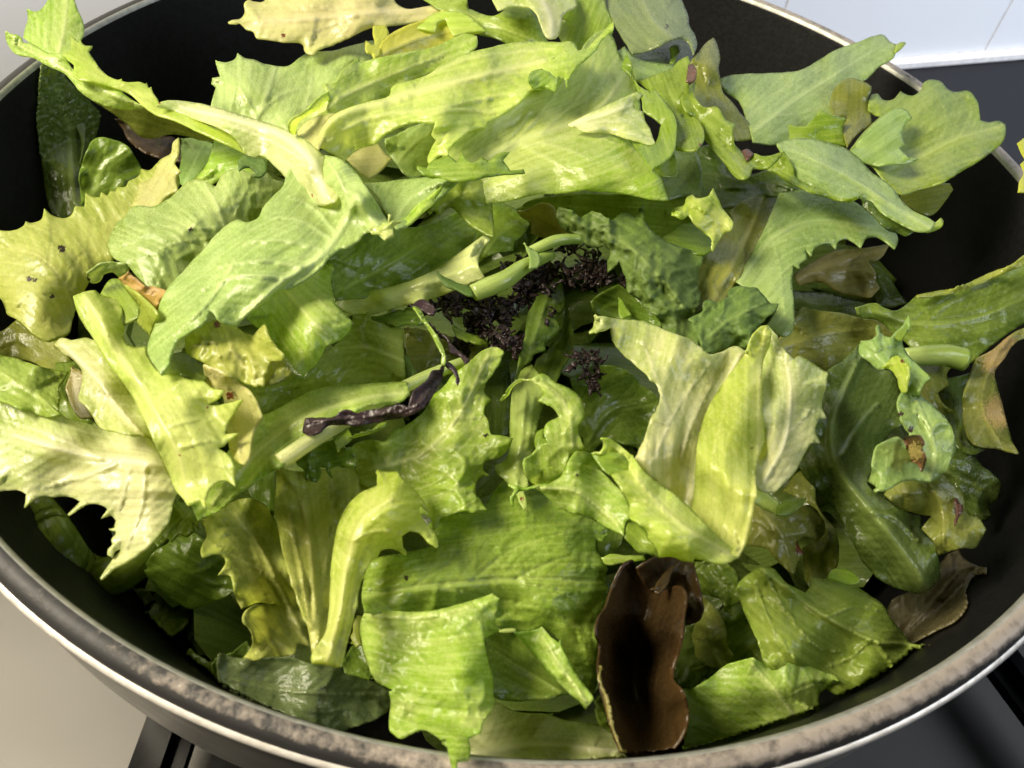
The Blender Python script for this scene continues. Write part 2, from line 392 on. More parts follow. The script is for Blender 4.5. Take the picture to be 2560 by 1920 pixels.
grout = simple_mat('grout', (.86, .83, .82), .8, 0.0, nscale=200, bump=.3)
def box(name, lo, hi, mat, parent=None, bev=.001):
    bm = bmesh.new(); bmesh.ops.create_cube(bm, size=1)
    for vtx in bm.verts:
        vtx.co = Vector([(lo[i]+hi[i])/2+vtx.co[i]*(hi[i]-lo[i]) for i in range(3)])
    if bev: bmesh.ops.bevel(bm, geom=bm.edges[:], offset=bev, segments=2, affect='EDGES')
    me = bpy.data.meshes.new(name); bm.to_mesh(me); bm.free(); me.materials.append(mat)
    o = bpy.data.objects.new(name, me); COL.objects.link(o)
    if parent: o.parent = parent
    return o
ZH = -0.112                                     # hob plate
def ray_at(px, py, zz):
    D = rays(np.array([[px*TILE, py*TILE]]))[0]; t = (zz-CAM_O[2])/D[2]; return CAM_O+D*t
ZC = -0.10
wa = ray_at(2274, 166, ZC); wb = ray_at(2560, 143, ZC)
wdir = (wb-wa)[:2]; wdir /= np.hypot(*wdir); ang = math.atan2(wdir[1], wdir[0]); print('WALL', wa, wb)
hob = box('stove_top', (-.9, -.7, ZH-.02), (.9, -.035, ZH), steel, bev=.003); tag(hob, kind='structure')
counter = box('counter', (-2.0, -.030, ZC-.04), (2.5, 2.2, ZC), slate, bev=.002); tag(counter, kind='structure')
wall = bpy.data.objects.new('wall', None); COL.objects.link(wall); wall.location = (wa[0], wa[1], ZC); wall.rotation_euler = (0, 0, ang); tag(wall, kind='structure')
box('grout_bed', (-2.6, .0006, .0005), (2.0, .03, 1.2), grout, wall, bev=0)
TW, TH = .148, .148
tproto = None
for i in range(-12, 9):
    for k in range(0, 4):
        x0 = i*(TW+.0007)+.050; z0 = .006+k*(TH+.0007)
        if tproto is None:
            tproto = box('tile', (0, 0, 0), (TW, .008, TH), tile_m, wall, bev=.0006); t = tproto
        else:
            t = tproto.copy(); COL.objects.link(t); t.parent = wall
        t.location = (x0, 0, z0)
sealant = box('sealant_strip', (-2.6, -.004, .0004), (2.0, .006, .0055), grout, wall, bev=.001)

# ------------------------------------------------------------------ the pan
def lathe(name, prof, mat, parent=None, seg=256):
    vs = []; fs = []; n = len(prof)
    for i in range(seg):
        a = 2*math.pi*i/seg; ca, sa = math.cos(a), math.sin(a)
        for r, z in prof: vs.append((r*ca, r*sa, z))
    for i in range(seg):
        j = (i+1) % seg
        for k in range(n-1): fs.append((i*n+k, j*n+k, j*n+k+1, i*n+k+1))
    return mesh_obj(name, vs, fs, mat, parent)
nonstick = simple_mat('black_nonstick', (.005, .005, .005), .40, 0.0, noise=(.008, .008, .008), nscale=700, bump=.15); nonstick.node_tree.nodes['Principled BSDF'].inputs['Specular IOR Level'].default_value = .12
def rim_mat():
    m = bpy.data.materials.new('worn_rim'); m.use_nodes = True; nt = m.node_tree; b = nt.nodes['Principled BSDF']; L = nt.links.new
    tc = nn(nt, 'ShaderNodeTexCoord')
    sx = nn(nt, 'ShaderNodeSeparateXYZ'); L(tc.outputs['Object'], sx.inputs[0])
    at = nn(nt, 'ShaderNodeMath', operation='ARCTAN2'); L(sx.outputs[1], at.inputs[0]); L(sx.outputs[0], at.inputs[1])
    rad = mth(nt, 'SQRT', mth(nt, 'ADD', mth(nt, 'MULTIPLY', sx.outputs[0], sx.outputs[0]), mth(nt, 'MULTIPLY', sx.outputs[1], sx.outputs[1])))
    n = nn(nt, 'ShaderNodeTexNoise'); n.inputs['Scale'].default_value = 420; n.inputs['Detail'].default_value = 8; n.inputs['Roughness'].default_value = .68; L(tc.outputs['Object'], n.inputs['Vector'])
    n2 = nn(nt, 'ShaderNodeTexNoise'); n2.inputs['Scale'].default_value = 24; n2.inputs['Detail'].default_value = 3; L(tc.outputs['Object'], n2.inputs['Vector'])
    # wear rises to the right, where a warm reflection is put into the colour too
    wear_sheen = ramp(nt, sx.outputs[0], -.10, .045)
    thr = mth(nt, 'ADD', mth(nt, 'MULTIPLY', wear_sheen, .36), mth(nt, 'MULTIPLY', mth(nt, 'SUBTRACT', n2.outputs['Fac'], .5), .35))
    lip = ramp(nt, rad, .1422, .1432)
    thr = mth(nt, 'SUBTRACT', thr, mth(nt, 'MULTIPLY', lip, .30))
    bare = ramp(nt, mth(nt, 'ADD', mth(nt, 'MULTIPLY', n.outputs['Fac'], .8), thr), .52, .80)
    L(mixc(nt, bare, (.022, .021, .021), (.36, .31, .26)), b.inputs['Base Color']); L(mth(nt, 'MULTIPLY', bare, .55), b.inputs['Metallic'])
    L(mth(nt, 'ADD', mth(nt, 'MULTIPLY', n.outputs['Fac'], .3), .42), b.inputs['Roughness']); b.inputs['Specular IOR Level'].default_value = .35
    bp = nn(nt, 'ShaderNodeBump'); bp.inputs['Strength'].default_value = .35; bp.inputs['Distance'].default_value = .0004; L(mth(nt, 'ADD', n.outputs['Fac'], bare), bp.inputs['Height']); L(bp.outputs[0], b.inputs['Normal'])
    return m
bare_metal = simple_mat('bare_aluminium', (.85, .81, .75), .38, .35, noise=(.62, .58, .53), nscale=400, bump=.3)
inner_metal = simple_mat('dull_rim_edge', (.36, .36, .32), .5, .6, noise=(.25, .25, .22), nscale=500)
body_m = simple_mat('grey_enamel', (.30, .29, .275), .40, .7, noise=(.24, .23, .22), nscale=160, bump=.1)
pan = bpy.data.objects.new('frying_pan', None); COL.objects.link(pan); pan.location = (0, 0, 0)
tag(pan, 'deep black non-stick pan with worn metal rim standing on the hob', 'pan')
lathe('cooking_surface', [(.0005, -DEPTH), (.115, -DEPTH), (.1185, -DEPTH+.0012), (.1215, -DEPTH+.006), (.124, -.07), (WALL_TOP-.0008, -.0022), (WALL_TOP-.0004, -.0012)], nonstick, pan)
lathe('inner_rim_edge', [(WALL_TOP-.0004, -.0012), (WALL_TOP-.0001, -.0004), (.13985, .0000), (.1401, .0001)], inner_metal, pan)
lathe('rim', [(.1401, .0001), (.1406, .0003), (.1414, .0003), (.1424, .0000), (.1432, -.0008), (.1436, -.0016)], rim_mat(), pan)
lathe('outer_rim_edge', [(.1436, -.0016), (.1441, -.0018), (.1444, -.0023), (.1443, -.0032)], bare_metal, pan)
lathe('pan_body', [(.1443, -.0032), (.1437, -.0040), (.1437, -.0100), (.1425, -.030), (.137, -.060), (.128, -.084), (.124, -.0885), (.12, -.0890), (.0005, -.0890)], body_m, pan)

# pan supports of the gas hob
def support(name, label, bars, feet):
    e = bpy.data.objects.new(name, None); COL.objects.link(e); tag(e, label, 'pan support', 'black pan supports on the hob')
    for (x0, y0, x1, y1, wd) in bars:
        L = math.hypot(x1-x0, y1-y0)
        b = box('bar', (-L/2, -wd/2, -.006), (L/2, wd/2, .006), castiron, e, bev=.0042)
        b.location = ((x0+x1)/2, (y0+y1)/2, -.0955); b.rotation_euler = (0, 0, math.atan2(y1-y0, x1-x0))
    for (x, y) in feet:
        b = box('foot', (-.005, -.005, -.0055), (.005, .005, .0055), castiron, e, bev=.001); b.location = (x, y, ZH+.0052)
    return e
gA = ray_at(400, 1870, -.093); gB = ray_at(520, 1890, -.093)
support('pan_support', 'glossy black cast pan support at front left under the pan', [(gA[0], gA[1]+.10, gA[0]+.001, gA[1]-.16, .013), (gB[0]+.012, gB[1]+.16, gB[0]+.010, gB[1]-.16, .02), (-.12, -.03, .0, -.03, .01)], [(gA[0], gA[1]-.15), (gA[0], gA[1]+.09), (gB[0]+.011, gB[1]-.15)])
hA = ray_at(2548, 1690, -.093); hB = ray_at(2600, 1800, -.093)
support('pan_support', 'black pan support bar running diagonally at the front right', [(hA[0]-.05, hA[1]+.10, hA[0]+.08, hA[1]-.16, .012), (.0, -.03, .12, -.03, .01)], [(hA[0]+.07, hA[1]-.14), (hA[0]-.04, hA[1]+.08)])

# ------------------------------------------------------------------ the leaves (measured outlines; heights in cm above the heap's mean plane)
T = 'lettuce_leaf'
# --- back left
leaf(T, 'dark green leaf hanging down the inside wall at the back left', 'leaf', [
 dict(tx=-2.5, z=-2.2, o='A1 290,440 330,450 420,500 480,560 560,640 640,720 690,780 680,900 600,1080 565,1130 580,1300 600,1440 560,1500 490,1500 420,1510 360,1480 330,1400 295,1200 275,1000 255,830 265,700 275,560',
      d='A1 270,500,.2 270,900,0 320,1400,.2 450,800,.5 560,1000,.1 600,740,-.5 530,1350,.4', v=['A1 510,1480 500,1150 470,850 380,600'], cup=.1),
 dict(n='folded_edge', z=-1.8, tx=-2, o='A1 310,690 340,650 430,640 520,670 580,800 595,900 580,1050 555,1130 560,1000 520,880 440,800 350,780', cup=.25)],
 z=-1.6, pal='deep', sc='tan')
leaf(T, 'small dark green leaf in shade beside the hanging leaf at back left', 'leaf', [
 dict(o='A1 560,1150 600,1050 630,980 680,950 800,970 880,1010 930,1080 990,1200 960,1350 700,1420 560,1420', v=['A1 640,1400 720,1150 860,1040'], d='A1 560,1300,-.3 800,1100,.3 950,1250,-.5')], z=-1.1, pal='green')
leaf('dried_leaf', 'dark reddish dried leaf scrap in the shade under the twisted leaf', 'leaf', [
 dict(o='A1 800,830 860,805 930,860 1000,900 1100,940 1200,950 1290,1050 1320,1150 1200,1120 1100,1090 1000,1050 940,1010 880,960 850,900', cr=.09, und=.3)], z=-.9, pal='brown')
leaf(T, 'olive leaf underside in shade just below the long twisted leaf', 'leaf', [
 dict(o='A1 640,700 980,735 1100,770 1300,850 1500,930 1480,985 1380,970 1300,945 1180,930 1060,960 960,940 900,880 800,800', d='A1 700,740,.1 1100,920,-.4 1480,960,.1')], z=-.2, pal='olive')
leaf(T, 'grey pale leaf stub between the dried tip and the green leaf', 'leaf', [
 dict(o='A1 1250,960 1360,950 1480,1000 1520,1090 1440,1130 1350,1250 1280,1300 1230,1250 1250,1120')], z=-.7, pal='sage')
leaf(T, 'yellow serrated leaf with dark spots and dried tan tip at left edge', 'leaf', [
 dict(tx=-.5, o='B1 -60,330 20,350 110,345 165,310 175,285 215,295 280,275 308,195 350,235 400,258 450,262 490,245 520,180 585,185 592,90 640,115 690,120 700,85 740,108 765,75 800,80 808,50 870,45 890,10 930,-10 960,-30 975,-78 1030,-68 1080,-110 1130,-150 1240,-20 1220,100 1100,260 900,420 780,560 700,620 620,700 560,820 520,900 500,980 480,1060 400,1095 330,1115 270,1090 160,1000 110,960 50,930 30,870 0,820 -60,790',
      d='B1 0,350,-.2 0,750,-.4 300,250,.2 300,600,.15 400,1050,-.4 600,150,.2 800,350,-.1 1100,0,.3 600,600,-.2', v=['B1 520,900 400,650 250,520 60,470', 'B1 430,720 560,520 720,500', 'B1 330,590 360,420 330,260', 'B1 460,800 250,800 80,850', 'B1 300,560 160,640'],
      g='B1 300,200 300,1000', stain='B1 425,475,40 200,685,36 360,800,30 240,690,26', vw=13, rise=-1, rib=.04, sc='black', ruf=.16),
 dict(n='dried_tip', z=.55, o='A1 905,1420 950,1330 960,1270 1030,1230 1080,1140 1110,1100 1180,1060 1195,985 1235,950 1225,1080 1200,1130 1245,1185 1215,1215 1225,1310 1150,1350 1080,1430 980,1450', pal='cream', cr=.06, d='A1 1220,960,.1 1100,1250,.25 950,1400,0', sc='tan')],
 z=.2, pal='yellow')
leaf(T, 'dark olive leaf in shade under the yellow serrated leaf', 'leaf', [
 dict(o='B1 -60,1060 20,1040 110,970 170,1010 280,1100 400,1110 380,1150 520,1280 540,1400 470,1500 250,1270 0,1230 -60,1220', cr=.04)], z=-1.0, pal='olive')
leaf(T, 'broad pale green leaf with serrated back edge behind the yellow curl', 'leaf', [
 dict(tx=-.9, o='A1 1490,420 1570,430 1630,400 1640,365 1690,400 1750,410 1830,440 1990,455 2070,400 2140,360 2300,350 2450,310 2600,280 2700,300 2600,480 2400,560 2300,640 2150,780 2050,850 2100,960 1950,960 1800,900 1660,830 1450,760 1475,660 1490,600 1460,580 1465,540 1520,530 1500,470',
      d='A1 1500,500,.3 1640,400,.1 1750,600,.5 2000,480,0 2050,700,.3 2400,420,0 1600,800,.3', v=['A1 1750,900 1850,650 1900,470', 'A1 1800,780 1950,650 2150,600', 'A1 1780,820 1650,600', 'A1 2100,800 2150,560 2160,400'], g='A1 2300,400 1500,700', cr=.05, pl=.05)],
 z=.35, pal='grey')
leaf(T, 'narrow green leaf strip curving down below the twisted leaf', 'leaf', [
 dict(o='A1 1480,960 1600,1000 1720,1060 1850,1080 1840,1200 1700,1220 1560,1220 1430,1290 1320,1260 1430,1130', d='A1 1480,960,.2 1600,1100,.3 1350,1250,-.3 1800,1150,0')], z=.45, pal='lime')
leaf(T, 'long twisted pale leaf reaching over the back left rim, pinkish cut end', 'leaf', [
 dict(o='A1 1080,730 1110,705 1280,700 1450,730 1660,790 1860,850 2040,925 2140,985 2220,1060 2290,1150 2330,1230 2345,1320 2335,1385 2280,1415 2200,1425 2150,1410 2060,1330 1990,1250 1900,1150 1800,1075 1760,1090 1700,1060 1630,960 1560,905 1300,800 1165,745',
      d='A1 1100,720,.25 1300,715,-.15 1300,790,.1 1600,800,-.1 1600,910,.25 1900,900,.1 1850,1070,-.3 2050,1000,.7 2150,1150,.95 2020,1260,-.1 2300,1200,.4 2250,1350,.8 2160,1390,-.1', v=['A1 2250,1400 2180,1150 1980,960 1640,830 1250,740', 'A1 2100,1100 1800,940 1500,830'], g='A1 1500,800 2200,1300', z=1.5, vw=30, stain='A1 2160,1350,16 1100,715,18', sc='red', cup=.1, cr=.01, pl=.05, ruf=.05),
 dict(n='upper_lobe', o='A1 185,70 265,75 300,45 330,0 345,-60 500,-60 520,10 545,80 580,165 575,250 550,290 500,380 380,380 300,350 215,300 160,260 175,190 190,140', pal='lime', z=.5, d='A1 200,80,-.3 560,150,-.3 380,250,.2 300,330,.3 400,-50,-.3', v=['A1 400,370 440,200 460,-40', 'A1 330,340 300,150'], vw=12) ,
 dict(n='lower_lobe', o='A1 35,225 90,235 140,250 160,290 215,300 330,360 440,375 500,470 620,540 740,560 900,680 1000,740 980,750 880,758 780,748 670,710 560,640 500,570 450,515 300,440 240,405 100,365 60,320 40,270', pal='lime', z=.75, d='A1 50,250,-.2 300,400,.2 450,400,.3 560,640,-.1 700,580,.35 850,740,-.2 960,740,.1', v=['A1 990,740 800,660 560,540 300,400 90,290'], vw=12, cup=.1, cr=.03),
 dict(n='folded_edge', o='A1 430,375 490,345 493,250 530,275 545,295 550,270 580,310 640,318 610,355 690,470 740,520 815,550 840,545 840,560 890,570 960,565 1005,580 1012,570 1030,610 1045,600 1060,640 1095,700 1110,745 1165,745 1300,800 1540,890 1555,885 1630,960 1700,1060 1600,1010 1420,930 1180,820 1080,790 1000,740 900,650 780,600 620,560 540,550 500,520 510,450 470,410', pal='bright', z=1.15, d='A1 500,300,0 560,480,.15 800,570,.15 1000,650,.15 1150,780,.2 1600,970,.3', cup=.08, grid=15, cr=.03, ruf=.05)],
 z=1.4, pal='pale')

# --- back centre
leaf(T, 'cream leaf with frilled tip at the very top, left of centre', 'leaf', [
 dict(o='A2 -85,155 -60,140 0,130 30,90 30,20 60,0 100,10 150,15 200,-20 300,-60 600,-90 1040,-50 1080,20 1150,60 1300,40 1500,0 1560,40 1600,100 1500,90 1380,100 1300,130 1100,170 920,190 800,240 640,310 540,340 510,370 450,360 430,310 300,290 180,270 110,260 90,220 40,200 0,165',
      d='A2 0,150,-.1 300,100,.35 300,280,-.3 600,300,-.3 700,50,.35 1000,120,-.05 1100,30,.2 1500,50,.2', v=['A2 1500,40 1000,80 500,130 100,150', 'A2 800,100 500,40', 'A2 800,110 500,220'], g='A2 100,150 1200,60', stain='A2 300,245,25', vw=20, cr=.035)],
 z=.9, pal='cream')
leaf(T, 'small mid-green leaf at the top edge left of the white tip', 'leaf', [
 dict(o='A3 -450,-40 -300,-60 -100,-60 -80,60 90,110 240,30 330,40 400,120 430,200 480,290 560,320 480,360 300,340 100,260 -60,220 -200,120', d='A3 -300,0,.1 0,150,.2 300,150,.3 450,300,-.1', v=['A3 -200,60 100,170 450,310'], vw=12)], z=1.1, pal='mid')
leaf(T, 'yellow curled leaf below the cream leaf at the top', 'leaf', [
 dict(o='A2 960,330 1020,250 1120,190 1250,140 1390,75 1480,78 1560,90 1600,110 1650,170 1700,215 1600,240 1480,270 1350,330 1150,380 930,410', d='A2 1000,350,-.1 1300,140,.25 1500,100,.3 1400,200,-.2 1600,220,.1', v=['A2 950,390 1250,260 1600,190'], vw=12),
 dict(n='curled_edge', z=1.5, o='A2 920,180 1010,175 1030,230 985,310 965,380 930,405 910,370 880,360 865,330 870,280 920,310 935,290 920,230', d='A2 920,200,0 1010,200,-.2 930,390,.1'),
 dict(n='fold', z=1.65, o='A2 1250,145 1390,78 1480,78 1560,92 1650,165 1700,215 1590,225 1480,250 1440,190 1420,140 1380,150 1350,215 1200,200 1050,235 1120,190', pal='bright', d='A2 1100,210,-.1 1400,100,.2 1600,190,.1')],
 z=1.3, pal='gold')
leaf(T, 'green leaf patch between the white tip and the dark curled leaf', 'leaf', [
 dict(o='A3 560,120 640,-40 850,-60 880,60 930,160 900,260 800,300 700,360 600,320 540,250', d='A3 600,200,0 800,100,.3 900,250,-.1')], z=1.2, pal='mid')
leaf(T, 'white leaf base pointing down at the top edge of the picture', 'leaf', [
 dict(o='A3 60,-60 380,-60 640,-60 670,20 660,50 600,80 575,110 565,170 545,240 530,265 470,262 440,220 420,160 390,90 340,50 240,45 120,70', d='A3 100,0,-.2 400,0,.4 500,150,.3 500,255,.1 650,20,-.1', g='A3 500,0 500,200', v=['A3 500,255 480,100 400,-40'])], z=1.9, pal='pale')
leaf(T, 'dark grey-green leaf curled over at the top right of the heap', 'leaf', [
 dict(o='A3 850,-60 880,60 920,140 960,220 1000,290 1050,375 1150,355 1250,315 1330,275 1400,262 1450,300 1480,380 1500,310 1490,250 1450,180 1440,110 1410,40 1380,-60', d='A3 870,0,-.2 1150,0,.45 1380,0,-.2 1050,360,.2 1300,200,.4 1480,300,-.2', v=['A3 1350,270 1200,150 1100,-40'], stain='A3 1290,185,26', sc='black', cr=.015),
 dict(n='curled_inside', z=.7, o='A3 1050,370 1150,350 1260,305 1340,265 1420,262 1475,370 1465,450 1360,440 1300,460 1150,450 1080,430', pal='deep', d='A3 1100,400,0 1300,330,-.5 1450,400,-.2'),
 dict(n='curled_tip', z=1.0, o='A3 1310,330 1345,305 1380,315 1385,350 1360,390 1345,440 1310,445 1320,400', pal='mid')],
 z=1.3, pal='teal')
leaf(T, 'large bright crinkled leaf with ragged green tip on top of the heap', 'leaf', [
 dict(tx=.5, o='A2 1190,555 1310,510 1400,440 1560,370 1700,335 1850,300 2000,285 2220,290 2300,290 2340,350 2400,330 2460,270 2579,145 2570,210 2530,240 2460,350 2360,440 2290,520 2264,605 2240,540 2180,632 2030,615 1960,680 1900,730 1800,800 1720,845 1705,882 1640,885 1540,945 1440,1040 1440,1085 1380,1075 1310,1135 1295,1120 1310,1050 1355,970 1320,930 1350,850 1200,840 1000,930 920,1000 800,1040 720,1110 640,1060 520,1010 560,900 640,800 760,740 900,700 1030,660 1050,600',
      d='A2 560,950,.3 640,850,.6 700,1050,-.2 900,750,.55 900,960,-.2 1100,650,.3 1200,720,.05 1150,800,.4 1350,780,.45 1330,1000,.2 1300,1110,.1 1500,560,.3 1500,700,.6 1650,850,.1 1700,420,.3 1750,600,.2 2000,350,.1 2000,620,.2 2150,450,.35 2500,230,.1 2250,590,.1',
      v=['A2 560,980 620,850 760,770 1000,700 1300,610 1700,520 2100,420', 'A2 720,900 950,800 1300,760 1700,680 1950,640', 'A2 1310,510 1600,400 1900,360 2200,330', 'A2 1250,800 1500,760 1750,780'],
      g='A2 1500,600 650,900', vw=38, rib=.10, cr=.06, pl=.06, und=.3, ruf=.2, grid=17),
 dict(n='back_fold', z=1.75, o='A2 350,930 340,850 370,820 430,790 480,730 600,640 570,580 660,560 680,520 720,470 820,400 835,430 950,400 1150,360 1350,320 1480,260 1560,230 1640,250 1640,310 1560,380 1450,440 1310,540 1190,580 1070,640 1020,680 900,710 760,750 640,800 540,840 440,890 400,910 370,940',
      d='A2 350,900,0 480,750,.15 680,560,.35 820,420,.2 800,620,-.2 1000,560,-.35 1000,450,.25 1300,400,.15 1500,300,.25 600,760,0', pal='lime', v=['A2 400,900 700,680 1000,540 1400,380'], vw=14, cr=.05),
 dict(n='yellow_edge', z=2.25, o='A2 345,920 340,850 375,815 440,785 520,700 600,640 680,590 690,640 600,700 540,760 440,815 405,850 380,935', pal='bright', d='A2 350,900,0 500,740,.1 670,610,0', cup=.05),
 dict(n='leaf_base', z=1.75, o='A2 390,910 450,850 560,800 660,780 620,880 580,960 540,1030 440,970', pal='cream', d='A2 420,900,.1 550,900,.3'),
 dict(n='ragged_tip', z=2.75, o='A3 330,560 350,500 400,480 480,470 530,520 500,400 560,380 620,330 680,350 660,400 630,470 605,600 580,540 560,500 520,630 440,600 380,610', pal='mid', cr=.14, und=.2, grid=14)],
 z=2.0, pal='bright')
leaf(T, 'cream cut leaf base wedged below the crinkled leaf', 'leaf', [
 dict(o='A2 730,1090 850,1020 950,985 1000,1060 1045,1095 980,1170 890,1235 830,1190', d='A2 750,1080,0 1000,1100,.2')], z=.9, pal='cream')
leaf(T, 'grey-green leaf in shade below the crinkled leaf at centre', 'leaf', [
 dict(tx=-2, o='A2 1000,960 1060,940 1200,870 1360,840 1420,900 1400,1000 1330,1160 1200,1230 1130,1190 1080,1130 1030,1080', d='A2 1060,960,0 1300,900,.1 1150,1180,-.2', v=['A2 1090,1120 1200,1000 1350,890'], vw=12)], z=1.15, pal='sage')
leaf(T, 'large ribbed green leaf with pale fan of veins, top right of centre', 'leaf', [
 dict(o='A3 40,1410 200,1390 400,1345 560,1340 720,1320 860,1330 1000,1345 1120,1365 1200,1380 1305,1385 1280,1310 1240,1210 1180,1160 1130,1060 1060,960 1110,760 1090,620 1060,480 970,400 930,280 880,190 780,240 600,470 380,570 200,670 40,820 -180,960 -260,1080 -150,1230 0,1280',
      d='A3 -200,1050,.3 100,800,.8 400,650,.7 800,350,.45 900,250,.4 1050,550,-.35 800,600,.05 400,850,.1 100,1060,.0 620,860,-.3 300,1050,-.05 700,960,.35 300,1200,.4 700,1150,.85 1000,1150,1.0 1050,1000,.6 200,1380,-.3 600,1335,.1 1000,1340,.35 1280,1370,.6',
      v=['A3 -150,1200 100,1060 350,940 620,850 850,720 1000,520', 'A3 420,920 700,640 800,350', 'A3 300,1010 520,960 760,940 1000,1010', 'A3 150,1050 350,860 620,520', 'A3 450,990 650,1050 780,1120', 'A3 350,1040 500,1110 640,1200', 'A3 80,1080 200,960 350,760'],
      g='A3 900,1200 400,1000', vw=30, rib=.06, ruf=.04, cr=.03),
 dict(n='folded_flap', z=2.1, o='A3 610,860 720,800 850,740 1000,670 1095,635 1125,655 1110,680 1065,700 1070,750 1130,770 1140,830 1180,900 1200,960 1212,990 1190,1002 1100,970 980,945 850,912 700,897', pal='pale', d='A3 640,860,-.15 900,760,.3 1100,650,.3 1180,980,.2 850,900,0', v=['A3 620,862 850,790 1060,720', 'A3 640,866 900,840 1130,830', 'A3 650,872 900,890 1180,960'], vw=22, g='A3 1100,850 700,860', cup=.1)],
 z=1.45, pal='lime')
leaf(T, 'bright green ruffled leaf right of the ribbed leaf, brown bruise on its crest', 'leaf', [
 dict(o='A3 975,470 1010,370 1050,450 1055,540 1110,600 1190,640 1205,610 1260,680 1350,810 1355,900 1340,1040 1260,1130 1195,1170 1190,1200 1120,1080 1030,960 1190,1000 1212,985 1250,860 1180,800 1130,760 1120,690 1070,600 1050,530', d='A3 1010,400,0 1100,620,.1 1250,700,.35 1350,850,.2 1300,1050,.35 1150,1080,.5 1240,880,-.3', cup=.1),
 dict(n='middle_ruffle', z=1.75, o='A3 1080,560 1200,520 1320,470 1370,420 1440,385 1455,440 1445,530 1435,600 1390,660 1425,770 1480,800 1530,850 1548,960 1490,1037 1350,1032 1355,900 1350,810 1260,680 1205,610 1190,640', d='A3 1150,560,-.5 1400,430,.4 1420,560,.2 1300,620,-.2 1400,800,-.3 1530,880,.2 1420,1010,.4', stain='A3 1520,1000,18', sc='brown', cup=.1),
 dict(n='lower_ruffle', z=1.65, o='A3 1195,1170 1340,1055 1372,1180 1362,1220 1300,1226 1220,1203', pal='mid'),
 dict(n='right_ruffle', z=1.7, o='A3 1430,600 1492,565 1485,660 1540,740 1640,740 1700,820 1770,855 1745,900 1760,990 1800,1040 1850,1080 1890,1060 1960,1080 2105,1045 2050,1110 1980,1160 1890,1165 1860,1222 1780,1228 1680,1110 1580,1000 1548,960 1530,850 1425,770 1390,660', pal='mid', d='A3 1450,620,.2 1550,800,-.15 1640,760,.3 1650,1000,-.1 1750,870,.35 1830,1180,.3 1850,1090,-.2 2080,1050,.3 1950,1140,.2', cup=.1),
 dict(n='bruise', z=2.35, o='A3 1440,450 1470,440 1495,480 1490,550 1460,568 1425,560 1435,500', pal='rot', cr=.04, grid=12),
 dict(n='bruise', z=1.95, o='A3 1810,1040 1850,1030 1895,1065 1850,1112 1830,1080', pal='rot', cr=.04, grid=12)],
 z=1.9, pal='mid')
leaf(T, 'pale green leaf strip behind the ruffled leaf, under the dark curl', 'leaf', [
 dict(o='A3 920,370 1000,320 1080,400 1200,430 1340,450 1300,520 1180,560 1080,560 1040,470 960,420', d='A3 950,370,0 1200,480,.2')], z=1.25, pal='sage')
leaf(T, 'pointed olive leaf standing up behind the ruffled leaf', 'leaf', [
 dict(tx=-1.5, o='A3 1450,440 1500,370 1560,300 1615,260 1640,310 1660,400 1650,480 1665,560 1680,640 1740,700 1800,780 1860,850 1900,960 1750,960 1700,880 1640,780 1540,750 1490,690 1470,560', d='A3 1610,270,-.2 1500,500,.1 1600,450,.3 1650,560,0 1850,900,.1', g='A3 1700,800 1580,300')], z=.85, pal='olive')

# --- right side
leaf(T, 'grey-green leaf rising over the back right rim with bent tip', 'leaf', [
 dict(tx=-.7, o='A4 110,545 180,520 300,510 440,505 560,500 680,480 800,410 920,340 1030,300 1100,275 1180,245 1240,240 1290,290 1340,310 1310,400 1210,460 1130,540 1100,560 1130,590 1160,600 1150,640 1130,690 1150,780 1160,860 1060,930 990,1010 970,1040 780,1000 640,1000 480,1000 340,980 300,840 240,700 120,590',
      d='A4 150,550,-.2 440,520,-.3 800,420,-.2 1100,290,-.1 1240,250,.1 1300,380,0 900,480,.35 600,640,.3 350,800,.1 700,800,.35 800,950,.1 1100,600,0 1000,900,-.1', v=['A4 350,900 620,700 900,520 1250,300', 'A4 500,800 760,760 1000,620', 'A4 420,680 600,590 800,450'], vw=15, g='A4 500,800 1200,300'),
 dict(n='curled_side', z=.75, o='A4 870,720 910,600 1000,540 1100,560 1160,600 1130,690 1150,780 1165,860 1060,930 990,1020 960,880 990,810 900,800', pal='olive', d='A4 920,650,.2 1130,610,.25 1060,760,-.1 980,950,.2', g='A4 1000,600 1000,1000'),
 dict(n='lower_fold', z=.6, o='A4 340,960 430,920 580,860 700,870 800,760 900,800 985,815 960,880 985,1010 800,985 600,990', pal='mid', d='A4 400,950,-.1 700,880,.2 950,900,.3'),
 dict(n='tip', z=.3, o='A4 1330,310 1370,290 1400,295 1370,330 1330,360 1315,350', pal='bright')],
 z=.35, pal='sage')
